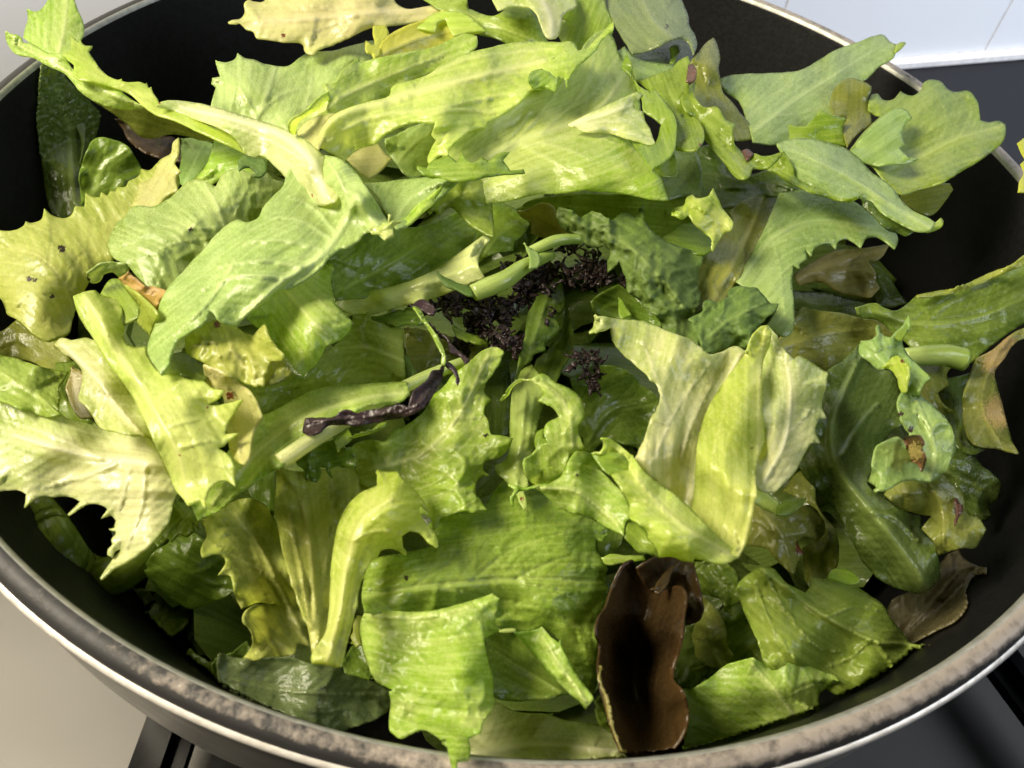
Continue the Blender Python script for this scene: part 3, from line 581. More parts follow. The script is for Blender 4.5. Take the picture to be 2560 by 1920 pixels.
leaf(T, 'green serrated leaf overlapping the right rim below the dark counter', 'leaf', [
 dict(tx=-.5, o='A4 1140,700 1160,650 1200,650 1240,690 1300,690 1360,630 1390,650 1450,660 1500,620 1520,570 1570,550 1640,565 1680,610 1730,635 1830,630 1890,700 1910,830 1960,845 2040,835 2085,860 2080,950 2040,1010 1950,1080 1850,1140 1700,1230 1600,1280 1480,1310 1370,1340 1250,1250 1180,1160 1000,1050 1100,920 1220,800 1180,790 1140,760',
      d='A4 1160,680,0 1350,680,-.1 1550,570,-.2 1800,650,-.2 1880,800,-.3 1700,800,.1 1500,900,.05 1450,1050,-.1 1800,950,.45 2070,880,.3 2000,1000,.35 1700,1150,.5 1400,1280,.1 1200,1000,.2', v=['A4 1250,1180 1500,1080 1750,960 2060,870', 'A4 1600,1020 1680,850 1600,620', 'A4 1750,960 1850,800 1820,660'], vw=18, g='A4 1900,900 1400,1150', cr=.035),
 dict(n='folded_lobe', z=1.0, o='A4 1010,1030 1120,910 1240,800 1330,750 1390,755 1442,810 1400,850 1370,920 1392,1000 1350,1022 1420,1090 1490,1102 1400,1132 1290,1132 1190,1145 1060,1090', pal='sage', d='A4 1050,1030,0 1350,770,.15 1250,950,.3 1450,1100,.1')],
 z=.6, pal='mid')
leaf(T, 'dark olive leaf end in the shade below the right rim leaf', 'leaf', [
 dict(o='A4 1350,1330 1480,1300 1600,1270 1700,1265 1722,1310 1660,1400 1570,1490 1480,1470 1380,1400')], z=-.7, pal='olive')
leaf(T, 'pale yellow leaf tip at the far right edge of the picture', 'leaf', [
 dict(o='A4 2170,985 2215,955 2330,980 2330,1300 2215,1325 2175,1325 2185,1250 2215,1185 2190,1130 2225,1100 2190,1040')], z=1.6, pal='gold')
leaf(T, 'matte grey leaf with rolled green edge draped at the upper right', 'leaf', [
 dict(o='A4 500,990 640,955 780,965 900,995 990,1030 1060,1080 1150,1180 1260,1260 1330,1330 1380,1400 1450,1460 1560,1510 1600,1540 1560,1590 1460,1590 1400,1560 1340,1530 1240,1470 1150,1400 1080,1370 960,1380 830,1320 720,1280 640,1230 600,1130 540,1060',
      d='A4 520,1000,-.2 700,980,.1 700,1200,.35 900,1100,.45 1000,1300,.4 1050,1080,0 1200,1350,.25 1300,1320,.1 1500,1540,.2', v=['A4 1560,1570 1300,1420 1000,1220 600,1030', 'A4 1100,1290 900,1180 640,1100', 'A4 1250,1390 1050,1310 760,1240'], vw=16, pl=.08, cr=.015),
 dict(n='rolled_edge', z=1.35, o='A4 430,1165 555,1048 610,1130 640,1230 720,1275 830,1312 960,1378 1080,1368 1000,1400 860,1370 700,1310 560,1250 480,1190', pal='mid', d='A4 450,1160,-.2 560,1080,.15 640,1240,.1 900,1350,.15'),
 dict(n='edge_underside', z=1.15, o='A4 1080,1375 1150,1390 1240,1475 1340,1530 1400,1560 1460,1600 1400,1632 1340,1612 1280,1590 1180,1500 1110,1440', pal='deep'),
 dict(n='tip', z=1.3, o='A4 1510,1570 1560,1545 1600,1535 1640,1505 1657,1525 1650,1560 1610,1585 1540,1602', pal='bright')],
 z=1.25, pal='sage')
leaf(T, 'dark leaf in the shadow between ruffled leaf and bluish leaf', 'leaf', [
 dict(o='A3 1500,1020 1600,1000 1780,1200 1900,1200 2000,1170 2220,1290 2220,1380 2000,1360 1800,1420 1700,1440 1540,1420', d='A3 1600,1050,-.4 2100,1300,.2', cr=.05)], z=.2, pal='deep')
leaf(T, 'dark glossy leaf under the ruffled leaf', 'leaf', [
 dict(o='A3 1330,1030 1490,1030 1530,1150 1535,1250 1515,1350 1400,1350 1290,1390 1240,1270 1340,1220', d='A3 1400,1060,0 1500,1250,.1 1320,1340,.15', v=['A3 1300,1360 1430,1220 1520,1130'], vw=12)], z=1.0, pal='teal')
leaf(T, 'broad bluish-green leaf with serrated lower edge and brown midrib at right', 'leaf', [
 dict(o='B4 520,90 600,80 700,55 900,100 1000,130 1100,190 1200,270 1330,370 1342,420 1322,472 1290,450 1210,395 1130,400 1085,467 1040,430 980,405 930,430 912,475 870,440 800,450 760,480 742,525 705,478 712,545 690,560 662,580 660,612 620,588 610,700 622,850 605,1060 560,1085 480,1050 430,1010 500,900 400,790 240,720 220,700 300,560 420,330',
      d='B4 560,100,.1 900,110,-.1 1250,350,.1 1300,440,.15 900,450,.3 700,300,.45 500,400,.2 270,680,0 640,600,.45 500,700,.35 600,1000,.3 1000,300,.4', v=['B4 250,700 480,400 760,280 1150,330', 'B4 420,470 640,400 900,420', 'B4 560,350 760,190 900,140', 'B4 480,430 520,600 560,950'], vw=14, g='B4 800,250 300,650', pal='sage', ruf=.05, und=.15),
 dict(n='shaded_half', z=.15, tx=-2.5, o='B3 1440,830 1510,600 1560,500 1640,420 1700,340 1750,290 1720,220 1780,170 1880,110 2000,90 2150,80 2212,90 2160,190 2060,330 1950,480 1840,640 1780,710 1700,830 1600,880 1500,900', pal='olive', d='B3 1550,560,-.1 1700,800,0 1800,180,-.1 1780,650,.4 2140,100,.4 1800,400,-.2', v=['B3 1600,850 1720,650 1850,400 1960,130', 'B3 1680,830 1850,560 2080,130'], vw=32, rib=.09)],
 z=.55, pal='sage')
leaf('dried_leaf', 'brown dried leaf in the shade below the serrated bluish edge', 'leaf', [
 dict(o='B4 620,650 760,560 900,490 1100,470 1290,440 1220,540 1130,560 1190,640 1190,700 1215,745 1160,805 1050,795 920,765 820,710 650,730', d='B4 650,690,-.1 900,560,.2 1250,460,0 1100,700,.1', v=['B4 640,700 850,590 1260,480', 'B4 870,640 1050,620 1180,650'], cr=.05)], z=-.9, pal='tan')
leaf(T, 'dark green leaf edge inside the shaded hollow at right', 'leaf', [
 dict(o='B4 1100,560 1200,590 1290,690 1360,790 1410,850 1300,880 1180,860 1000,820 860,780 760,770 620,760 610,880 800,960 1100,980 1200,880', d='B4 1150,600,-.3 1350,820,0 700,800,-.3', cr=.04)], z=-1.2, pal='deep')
leaf(T, 'big green leaf with pale edge entering from the right side', 'leaf', [
 dict(tx=-1.0, o='B4 2380,440 2212,530 2120,595 2000,635 1880,690 1740,750 1600,770 1470,798 1400,858 1320,902 1240,880 1190,850 1050,880 1080,945 1200,970 1300,1050 1400,1130 1480,1200 1620,1230 1800,1260 1850,1260 1900,1220 2050,1100 2200,1000 2380,920',
      d='B4 2300,480,.5 1900,690,.2 1470,800,.1 1300,890,.2 1100,900,0 1350,1000,-.3 1700,900,.05 1700,1150,.0 2000,850,.1 2100,1020,-.2 1800,1220,-.2 2330,800,.2', v=['B4 1200,920 1500,1000 1900,950 2300,780', 'B4 1500,1000 1700,850 2000,720 2300,560', 'B4 1700,990 1900,1050 2100,1000', 'B4 1400,970 1650,820 1850,740'], vw=15, cr=.04, pl=.06),
 dict(n='pale_edge', z=.55, o='B4 2380,425 2212,520 2120,588 2000,630 1880,685 1740,745 1600,768 1470,795 1480,815 1600,800 1750,775 1900,720 2020,670 2130,625 2212,590 2380,500', pal='yellow', cup=.1, d='B4 2300,480,.3 1900,690,.1 1480,800,0')],
 z=.15, pal='green')
leaf(T, 'olive leaf lying behind the white spike of the pale leaf', 'leaf', [
 dict(tx=-1.5, o='B4 605,1000 680,875 800,900 950,920 1080,950 1200,965 1350,1060 1300,1200 1080,1200 940,1270 850,1340 780,1300 700,1260 600,1260 500,1120', d='B4 640,960,0 900,1000,.2 1200,1000,.1 900,1250,-.2', v=['B4 560,1150 850,1060 1250,1030', 'B4 650,1150 900,1160 1150,1150'], vw=14)], z=-.35, pal='olive')
leaf(T, 'cut green stalk with olive leaf tatters in the hollow at right', 'leaf', [
 dict(o='B4 1380,1180 1500,1180 1750,1260 1680,1340 1702,1415 1615,1470 1660,1560 1735,1612 1600,1610 1480,1500 1400,1300', d='B4 1450,1250,.1 1700,1300,-.1 1650,1580,-.1'),
 ], z=-.1, pal='olive')
strand('leaf_stalk', 'B4 1380,1225,.35 1550,1212,.4 1680,1212,.4 1800,1240,.35', (2.0, 2.2, 2.4, 2.6), 'stem')
tag(bpy.data.objects['leaf_stalk'], 'short cut green stalk lying in the hollow under the big right leaf', 'stalk', 'salad leaves heaped in the pan')
leaf(T, 'tan and green leaf with pointed tip against the right pan wall', 'leaf', [
 dict(o='B4 1880,1240 2000,1170 2100,1080 2212,1020 2380,950 2380,1040 2150,1130 2080,1230 2010,1330 2030,1440 2060,1544 2100,1694 2130,1804 2177,1890 2100,1874 2000,1854 1920,1844 1830,1790 1790,1640 1800,1480 1850,1330',
      d='B4 1900,1250,.2 2250,1020,.4 2010,1330,.1 1850,1500,.2 1950,1600,.3 2150,1870,.1 2060,1600,0', v=['B4 2100,1100 1960,1350 1930,1600 2080,1860'], stain='B4 2020,1250,160 2050,1600,180 2100,1150,120', sc='tan', vw=10)], z=-.1, pal='olive')
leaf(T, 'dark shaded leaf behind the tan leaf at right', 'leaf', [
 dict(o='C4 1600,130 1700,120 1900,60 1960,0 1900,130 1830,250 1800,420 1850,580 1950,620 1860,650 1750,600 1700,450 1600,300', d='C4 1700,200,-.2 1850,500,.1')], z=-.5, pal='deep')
leaf(T, 'deep green leaf with thick bluish midrib running down at right', 'leaf', [
 dict(tx=-1.0, o='C4 850,75 950,10 1080,-120 1130,0 1220,60 1290,80 1350,150 1390,220 1420,300 1400,420 1300,500 1250,560 1195,600 1160,760 1130,850 1170,900 1250,940 1330,1010 1420,1060 1500,1080 1510,1160 1590,1270 1620,1370 1632,1490 1560,1585 1500,1615 1400,1600 1250,1540 1100,1400 1000,1200 900,1030 830,930 750,860 660,740 700,640 750,570 800,578 772,470 790,410 835,392 815,320 830,200',
      d='C4 860,120,.1 830,350,.25 700,720,-.1 950,300,.2 900,700,.45 1000,250,-.1 1150,100,-.2 1200,350,-.45 1150,700,-.35 1050,900,.35 900,950,-.2 1300,1150,.5 1100,1250,-.2 1450,1150,.2 1550,1400,.4 1600,1500,0 1300,1500,-.4', v=['C4 1520,1560 1350,1280 1100,980 930,740 880,500 960,250 1100,-60', 'C4 960,650 1100,420 1200,300', 'C4 1150,1050 1300,1080 1480,1250'], vw=42, rib=.16, cr=.02, und=.15)],
 z=.15, pal='deep', cup=.15)
leaf(T, 'dark green rounded leaf beside the black pan wall at right', 'leaf', [
 dict(o='C4 1600,700 1740,610 1810,630 1880,680 1920,730 1990,780 2057,860 2030,960 1980,1010 1992,1080 1950,1112 1850,1090 1780,930 1700,850 1600,800', d='C4 1700,700,.2 1900,800,.1 2000,950,-.2', v=['C4 1680,780 1820,850 1980,900'], vw=12)], z=-.7, pal='deep')
leaf(T, 'olive leaf with dark brown hole below the rotten-tipped leaf', 'leaf', [
 dict(o='C4 1240,925 1300,870 1400,820 1560,800 1640,790 1720,860 1790,930 1810,1010 1830,1070 1900,1090 1952,1170 1920,1230 1870,1302 1790,1300 1690,1330 1620,1350 1590,1270 1508,1165 1570,1080 1430,1055 1330,1010',
      d='C4 1300,930,.2 1430,1040,.25 1460,900,.4 1560,1060,.1 1650,950,.45 1800,1050,.1 1650,1200,.25 1920,1180,.2 1700,1310,-.1 1850,1270,0', v=['C4 1550,850 1640,1000 1660,1300', 'C4 1470,880 1440,980 1425,1050'], stain='C4 1750,1040,40', sc='black', vw=10, g='C4 1700,1000 1350,1000'),
 dict(n='hole_scar', z=.85, o='C4 1730,960 1752,955 1765,985 1788,1010 1785,1050 1760,1090 1745,1145 1735,1130 1745,1070 1742,1010', pal='rot', grid=12)],
 z=.25, pal='olive')
leaf(T, 'ruffled leaf with yellow crest and rotten orange tip, right of the pale leaf', 'leaf', [
 dict(o='C4 1490,240 1600,330 1690,430 1735,540 1742,620 1700,700 1640,795 1560,845 1460,825 1350,845 1240,910 1170,900 1190,880 1130,840 1160,760 1195,600 1250,560 1340,530 1390,560 1420,510 1370,430 1342,310 1370,220 1430,200',
      d='C4 1400,300,.4 1380,420,.4 1500,260,.2 1480,450,-.1 1650,430,.1 1720,600,.1 1550,650,-.1 1600,790,.3 1450,800,.25 1200,620,.3 1150,830,.3 1300,750,.35 1340,560,.3 1420,540,.2', v=['C4 1560,830 1600,640 1500,350 1430,210', 'C4 1590,700 1690,600 1720,560', 'C4 1570,800 1400,700 1250,620'], vw=13, stain='C4 1360,370,30 1430,480,34', sc='black', cr=.035),
 dict(n='upper_ruffle', z=1.25, o='B4 1080,1115 1160,1100 1205,1060 1190,1005 1215,1000 1240,1070 1300,1090 1330,1050 1370,1010 1415,928 1421,1000 1370,1110 1400,1190 1480,1280 1572,1370 1510,1410 1490,1495 1440,1500 1400,1440 1410,1290 1340,1212 1300,1225 1260,1300 1210,1312 1130,1250 1072,1195', pal='sage', d='B4 1100,1150,.1 1410,950,.3 1250,1200,.3 1450,1350,.1 1550,1370,.3 1350,1120,.1', cr=.035),
 dict(n='yellow_crest', z=1.6, o='B4 1240,1300 1300,1222 1340,1210 1400,1270 1412,1290 1410,1380 1390,1465 1365,1470 1345,1430 1330,1365 1295,1320', pal='bright', stain='B4 1375,1250,26', d='B4 1260,1290,-.1 1350,1300,.2 1380,1440,0', cr=.05, grid=13),
 dict(n='green_point', z=1.5, o='B4 1305,1085 1340,1045 1380,1000 1415,928 1421,1000 1400,1060 1365,1110 1330,1095', pal='mid', grid=12),
 dict(n='rotten_tip', z=1.55, o='C4 1385,545 1430,518 1500,520 1527,575 1512,610 1540,680 1512,770 1490,720 1420,690 1385,650 1410,600', pal='rot', cr=.10, grid=12, d='C4 1400,560,-.1 1460,620,.2 1510,740,0', stain='C4 1460,630,90', sc='tan')],
 z=.85, pal='sage')
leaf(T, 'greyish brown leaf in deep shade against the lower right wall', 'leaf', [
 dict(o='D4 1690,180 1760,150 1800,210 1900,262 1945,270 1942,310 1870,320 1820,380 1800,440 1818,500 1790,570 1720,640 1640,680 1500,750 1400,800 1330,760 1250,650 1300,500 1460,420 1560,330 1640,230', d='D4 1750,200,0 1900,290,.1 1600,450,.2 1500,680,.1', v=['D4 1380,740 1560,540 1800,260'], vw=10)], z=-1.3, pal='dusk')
leaf(T, 'small pale torn leaf curl just right of the pale leaf base', 'leaf', [
 dict(o='C4 345,890 430,905 500,965 525,985 520,1040 500,1072 440,1045 380,1010 345,985', d='C4 360,930,.1 500,1020,.2'),
 dict(n='curled_flap', z=.45, o='C4 500,1070 525,1000 560,970 620,958 712,955 680,1000 620,1050 560,1072', pal='mid')],
 z=.35, pal='pale')
leaf(T, 'olive wilted leaf in shade right of the folded pale leaf', 'leaf', [
 dict(o='C4 300,960 400,980 500,1050 640,1020 720,1000 790,1060 837,1130 830,1200 790,1252 700,1222 640,1255 690,1340 650,1400 622,1485 560,1440 480,1360 440,1310 300,1280 280,1100', d='C4 320,1000,-.1 500,1150,.3 800,1120,.2 640,1250,.05 620,1440,.2 350,1250,0', v=['C4 350,1000 520,1180 620,1460', 'C4 500,1150 700,1130 800,1180'], vw=12, cr=.07, stain='C4 670,1300,70')], z=-.2, pal='olive')
leaf(T, 'dark olive leaf standing in shade left of the thick midrib', 'leaf', [
 dict(tx=-2, o='C4 680,760 760,860 780,1000 850,1100 910,1180 925,1400 860,1490 740,1510 722,1565 688,1480 680,1300 760,1250 830,1200 800,1060 700,980 540,900 640,780', d='C4 750,900,-.3 800,1350,.3 700,1500,0')], z=-.7, pal='olive')

# --- left and centre
leaf(T, 'crumpled matte grey-green leaf with curled tip and dried brown edge at left', 'leaf', [
 dict(o='B1 850,270 900,195 960,175 1050,185 1110,160 1190,110 1240,60 1310,0 1400,5 1490,45 1540,-40 1620,-80 1720,-60 1830,-60 1890,-10 2000,30 2000,100 1890,150 1780,260 1600,370 1450,520 1300,660 1200,760 1060,790 1000,720 930,650 900,610 870,580 800,550 765,510 745,450 760,390 790,320 820,280',
      d='B1 770,450,-.2 850,300,0 1000,180,-.1 1000,300,.35 900,450,.3 1150,320,.25 1200,180,.0 1350,250,.35 1400,60,-.1 1550,250,-.1 1560,120,.15 1700,0,.1 1750,150,-.3 1250,500,.3 1000,600,.3 1100,720,.1 1400,420,.1', v=['B1 1560,320 1480,140 1400,20', 'B1 1540,330 1250,330 950,290', 'B1 1500,400 1200,440 950,560', 'B1 1620,250 1680,100 1740,-40'], vw=14, cr=.05, pl=.06, stain='B1 1320,340,28', sc='black'),
 dict(n='curled_tip', z=1.1, o='B1 900,620 860,580 800,572 770,565 700,580 640,620 600,650 605,690 640,717 690,702 720,655 780,640 820,675 870,650', d='B1 620,680,-.1 700,620,.2 850,620,.1', stain='B1 610,690,25', sc='black'),
 dict(n='dried_edge', z=1.6, o='B1 815,680 890,640 930,680 1000,730 1060,735 1140,760 1142,800 1100,830 1090,870 1075,915 1040,850 960,790 880,740', pal='dry', cr=.12, grid=13, d='B1 830,690,-.1 1000,760,.15 1080,880,0'),
 dict(n='yellow_fold', z=1.45, o='B1 820,690 880,735 960,795 1050,880 1085,940 1060,1010 1040,1085 1000,1040 950,990 965,900 900,800', pal='yellow', d='B1 850,720,0 960,860,.2 1030,1040,0', cr=.05)],
 z=1.05, pal='grey')
leaf(T, 'dark green curled scrap above the crumpled grey leaf', 'leaf', [
 dict(o='A1 1640,1110 1690,1075 1760,1090 1830,1100 1840,1180 1790,1225 1750,1215 1770,1190 1720,1150 1670,1165 1650,1180', cr=.05, grid=13)], z=1.55, pal='wilt')
leaf(T, 'small green stub and white stalk piece under the dried edge at left', 'leaf', [
 dict(o='B1 690,790 760,690 830,680 880,760 950,800 960,950 850,1000 840,880 780,820', d='B1 720,760,0 900,900,.2')], z=.75, pal='mid')
leaf(T, 'large matte green leaf with thick midrib and frayed cut end, left of centre', 'leaf', [
 dict(o='B2 520,-190 600,-170 690,-150 780,-80 870,40 940,150 1000,250 1040,310 1062,385 990,402 930,362 880,356 820,410 770,450 700,470 650,500 600,550 540,620 440,700 340,750 270,770 180,850 60,930 0,985 -20,1010 -100,990 -160,960 -180,920 -210,900 -230,970 -360,1060 -440,1110 -480,1200 -500,1290 -550,1346 -580,1300 -620,1240 -640,1170 -620,1080 -590,1000 -570,900 -530,800 -480,720 -400,640 -330,560 -260,490 -160,370 -20,275 40,290 120,265 160,190 230,110 300,40 330,-60 420,-120',
      d='B2 560,-150,.3 700,-50,.8 850,150,1.0 950,330,1.0 800,-40,.5 980,270,.5 860,330,.5 700,150,.35 600,100,-.1 480,200,-.25 300,60,0 150,200,.1 700,400,.45 600,530,.35 400,560,.65 400,300,.3 100,350,.15 0,700,.45 250,740,.55 -20,960,.4 -200,500,.1 -300,750,.35 -500,850,0 -350,1000,.3 -600,1150,-.2 -540,1300,.05 150,500,.35',
      v=['B2 960,340 800,120 700,330 560,520 300,700 20,950', 'B2 560,480 300,420 40,430', 'B2 420,600 150,560 -150,600', 'B2 300,680 0,660 -260,760', 'B2 620,400 420,280 180,260', 'B2 650,350 520,200 330,110', 'B2 -40,560 -200,820 -480,1100', 'B2 760,200 690,0 600,-140'],
      vw=34, rib=.10, g='B2 300,500 900,100', cr=.025, pl=.055, ruf=.08),
 dict(n='frayed_end', z=2.85, o='B2 880,350 930,310 960,320 990,290 1020,300 1030,230 1042,235 1030,290 1060,280 1110,290 1060,330 1062,380 1030,400 990,412 985,380 940,370', pal='stalk', cr=.10, grid=11, rough=6)],
 z=1.6, pal='grey')
leaf(T, 'glossy light green torn leaf under the matte leaf, catching the light', 'leaf', [
 dict(tx=.7, o='B2 560,560 600,535 640,600 630,680 645,790 660,850 720,920 778,980 760,1040 700,1100 600,1150 560,1220 520,1280 470,1320 445,1362 380,1310 355,1270 300,1200 200,1080 100,1000 40,960 200,780',
      d='B2 620,580,-.1 550,700,.1 640,800,.1 450,800,.3 740,980,.05 550,1000,.55 300,950,.3 650,1130,.15 430,1200,.4 440,1340,0 200,1050,.2', v=['B2 330,780 480,950 620,1080', 'B2 420,740 580,860 700,1000', 'B2 220,900 380,1100 450,1300'], vw=14, pl=.08, und=.3)], z=1.05, pal='lime')
leaf('dried_leaf', 'yellowish crumpled dry leaf piece under the matte leaf tip', 'leaf', [
 dict(o='B1 1280,1075 1400,1000 1500,970 1620,1000 1680,1050 1750,1075 1780,1040 1822,998 1850,1080 1900,1150 1952,1210 1950,1252 1870,1250 1860,1310 1830,1350 1825,1422 1740,1417 1640,1380 1500,1320 1380,1250 1285,1190',
      d='B1 1300,1100,0 1420,1100,.25 1520,1050,-.1 1600,1200,.3 1700,1100,-.1 1800,1020,.3 1930,1230,.25 1750,1380,.1 1400,1250,0', v=['B1 1560,1050 1620,1200 1800,1400', 'B1 1600,1150 1480,1250'], cr=.09, pl=.05, vw=12, stain='B1 1500,1000,40'),
 dict(n='torn_flap', z=1.45, o='B1 1870,1255 1960,1245 2025,1330 1940,1400 1860,1424 1825,1412 1830,1350', pal='olive')],
 z=1.5, pal='yellow')
leaf(T, 'green leaf scrap in the fold above the brightest leaf', 'leaf', [
 dict(o='B1 1100,1345 1160,1290 1190,1200 1280,1190 1400,1270 1440,1340 1400,1420 1300,1360 1180,1340', d='B1 1150,1320,.1 1300,1250,-.1 1380,1350,.1')], z=1.3, pal='green')
leaf(T, 'brightest pale yellow folded leaf with frilled torn edge, left foreground', 'leaf', [
 dict(tx=.7, o='B1 505,800 590,770 660,765 690,790 760,815 830,820 850,900 840,960 862,1030 850,1080 880,1130 930,1152 1010,1150 1030,1230 1080,1310 1130,1345 1180,1339 1290,1374 1420,1399 1460,1434 1540,1454 1520,1494 1480,1534 1440,1554 1520,1554 1672,1517 1620,1614 1570,1684 1560,1756 1642,1750 1560,1824 1510,1854 1570,1894 1610,1964 1622,2116 1560,2079 1500,2094 1440,2144 1412,2266 1380,2204 1290,2245 1250,2184 1220,2154 1150,1984 1060,1804 1010,1684 930,1524 830,1374 740,1264 640,1090 560,970 520,870',
      d='B1 520,810,.1 680,790,-.1 700,950,.35 830,900,-.25 860,1060,-.3 700,1120,.5 950,1180,.1 900,1350,.6 1150,1350,.25 1100,1600,.7 1400,1420,.3 1300,1600,.55 1450,1560,.2 1200,1900,.55 1640,1540,.5 1450,1850,.45 1540,1850,.2 1400,2100,.2 1600,2080,.25 1300,2220,.05 1220,2140,.1 640,1080,.1 930,1520,.1', v=['B1 600,830 800,1150 1050,1560 1250,1950 1290,2200', 'B1 1100,1500 1250,1400', 'B1 1180,1700 1380,1650', 'B1 1250,1850 1450,1800'], vw=26, g='B1 800,1000 1200,1700', stain='B1 1240,1905,14 1330,1850,12 1380,1720,12 1430,1570,16', sc='red', pl=.05, cr=.02, ruf=.12),
 dict(n='lower_wing', z=.85, o='B1 375,1135 420,1090 500,1105 600,1090 680,1130 760,1250 850,1380 950,1540 1020,1680 1080,1810 1040,1780 940,1764 780,1734 690,1712 640,1634 600,1564 545,1504 560,1434 570,1374 560,1310 500,1240 430,1200', pal='pale', d='B1 390,1130,-.2 600,1120,.0 560,1300,-.1 700,1400,.35 850,1450,-.1 600,1500,.1 800,1650,.25 1000,1760,0', v=['B1 430,1140 650,1350 800,1550 1000,1780', 'B1 620,1320 600,1480', 'B1 740,1480 680,1640'], vw=16, pl=.05),
 dict(n='torn_end', z=1.45, o='B1 1400,1284 1480,1304 1600,1374 1720,1464 1780,1564 1806,1644 1780,1684 1750,1744 1730,1864 1720,1924 1680,1966 1630,1950 1600,1900 1560,1700 1540,1500 1440,1424', pal='cream', d='B1 1420,1300,.3 1600,1380,.3 1780,1600,.35 1680,1600,-.3 1700,1900,.1', stain='B1 1590,1490,46 1730,1500,16', sc='brown')],
 z=1.25, pal='bright')
leaf(T, 'white-based leaf with spiny serrated tip in the left foreground', 'leaf', [
 dict(o='C1 -60,230 -60,240 100,280 200,330 330,350 420,372 480,410 560,430 690,465 800,495 900,510 1030,540 1080,600 1150,740 1222,915 1200,980 1170,1110 1130,1170 1060,1260 950,1340 870,1400 800,1440 710,1522 693,1505 740,1430 800,1350 832,1310 800,1322 770,1362 740,1350 745,1310 775,1280 770,1240 800,1200 798,1182 750,1170 790,1160 802,1110 770,1080 698,1097 742,1030 690,1000 590,1000 468,1067 552,980 490,950 390,945 260,950 168,1022 182,930 140,905 60,900 -60,920',
      d='C1 0,400,.1 0,880,-.1 300,400,.2 300,650,.35 170,940,-.1 500,940,0 600,450,.05 700,700,.3 900,540,.1 1000,720,.45 1150,760,.3 900,900,.2 1180,950,.1 780,1060,.1 1000,1200,.2 820,1200,.1 720,1500,.0 900,1370,0', v=['C1 1130,730 850,690 500,640 100,520', 'C1 700,680 450,560 100,430', 'C1 800,720 600,800 300,880', 'C1 900,720 860,900 820,1050', 'C1 1000,750 980,1000 860,1340'], vw=36, rib=.08, g='C1 100,400 800,800', pl=.06, ruf=.10),
 dict(n='upper_lobe', z=.5, o='B1 -60,1200 0,1210 100,1228 250,1280 380,1310 472,1322 440,1385 412,1420 415,1500 410,1590 360,1562 420,1620 330,1640 200,1600 100,1560 -60,1500', pal='mid', g='B1 100,1280 350,1580', d='B1 0,1230,.1 250,1290,.15 450,1330,-.1 300,1450,-.15 100,1450,.15 380,1570,.3', v=['B1 400,1600 200,1450 0,1330'], vw=14)],
 z=.5, pal='pale')
leaf(T, 'pinkish shaded leaf stub between the two pale leaves at left', 'leaf', [
 dict(o='C1 500,40 570,90 600,200 620,320 640,400 560,400 500,330 470,250 455,190 480,110')], z=-.3, pal='tan')
leaf(T, 'dark leaf in the gap left of the brightest leaf', 'leaf', [
 dict(o='C1 380,20 560,0 560,300 700,480 500,440 380,350 400,190', cr=.04)], z=-.8, pal='green')
leaf(T, 'smooth broad green leaf with straight cut end, centre left', 'leaf', [
 dict(tx=-.9, o='B2 -60,1340 200,1180 370,1340 450,1366 560,1220 700,1100 770,990 780,930 860,940 878,908 905,960 960,985 1040,990 1090,1010 1136,1030 1132,1150 1142,1300 1150,1420 900,1450 700,1460 500,1490 350,1560 220,1650 100,1640 -60,1500',
      d='B2 0,1400,-.2 450,1350,0 800,1000,.2 1120,1050,.3 900,1200,.25 1140,1380,.1 700,1300,.1 500,1480,-.35 850,1420,-.25 250,1620,-.2', v=['B2 1130,1250 850,1160 650,1170', 'B2 1140,1360 800,1350 500,1400', 'B2 1130,1120 950,1060'], vw=16, pl=.06, g='B2 600,1300 1120,1150'),
 dict(n='folded_half', z=.85, o='B2 1150,1390 1172,1470 1120,1522 1000,1545 880,1560 840,1584 700,1620 600,1680 520,1780 400,1880 260,1990 180,2044 60,2114 -20,2174 -150,2294 -290,2350 -300,2330 -340,2250 -240,2140 -100,1900 40,1720 110,1640 200,1610 350,1530 500,1455 700,1415 900,1405', pal='lime', d='B2 1150,1430,.1 900,1430,.1 900,1520,.3 500,1460,-.05 500,1620,.45 250,1600,.05 250,1850,.35 0,1850,.1 50,2050,.1 -200,2300,-.1 -100,2100,.2', v=['B2 1130,1470 800,1520 450,1640 150,1850 -200,2250', 'B2 800,1470 500,1540 250,1680'], vw=14, g='B2 300,1800 1100,1480', pl=.05)],
 z=.35, pal='mid')
leaf(T, 'green leaf blade with long thick pale midrib cut at centre', 'leaf', [
 dict(tx=-2.6, o='B2 560,560 620,500 700,460 820,400 890,350 1000,390 1080,330 1200,325 1360,283 1440,245 1560,180 1640,60 1700,40 1735,150 1748,260 1745,400 1700,420 1600,480 1480,570 1300,680 1000,770 850,810 660,840 640,760 620,640',
      d='B2 650,560,-.8 900,400,-.2 1300,310,.2 1600,150,.4 1740,300,.4 1000,550,-.3 1300,480,.1 800,720,-.6 1100,680,-.2 1500,500,.3 1700,400,.4', v=['B2 700,760 1000,600 1300,420', 'B2 950,700 1050,500', 'B2 1200,640 1400,480 1700,330'], vw=14, cup=.05, pal='green'),
 dict(n='midrib', z=.95, o='B2 620,800 850,775 1100,720 1310,640 1480,530 1600,440 1690,378 1728,405 1680,470 1652,540 1650,600 1672,650 1692,680 1600,710 1450,780 1250,840 1000,905 880,940 760,920 640,860', pal='stalk', d='B2 640,820,-1.0 1000,730,-.35 1000,890,-.55 1000,820,-.15 1400,660,.25 1400,580,.0 1400,780,-.15 1640,560,.5 1700,400,.35 1650,680,.1', v=['B2 660,840 1000,790 1350,690 1640,580'], vw=40, g='B2 900,800 1550,600', cup=.1)],
 z=.5, pal='green')
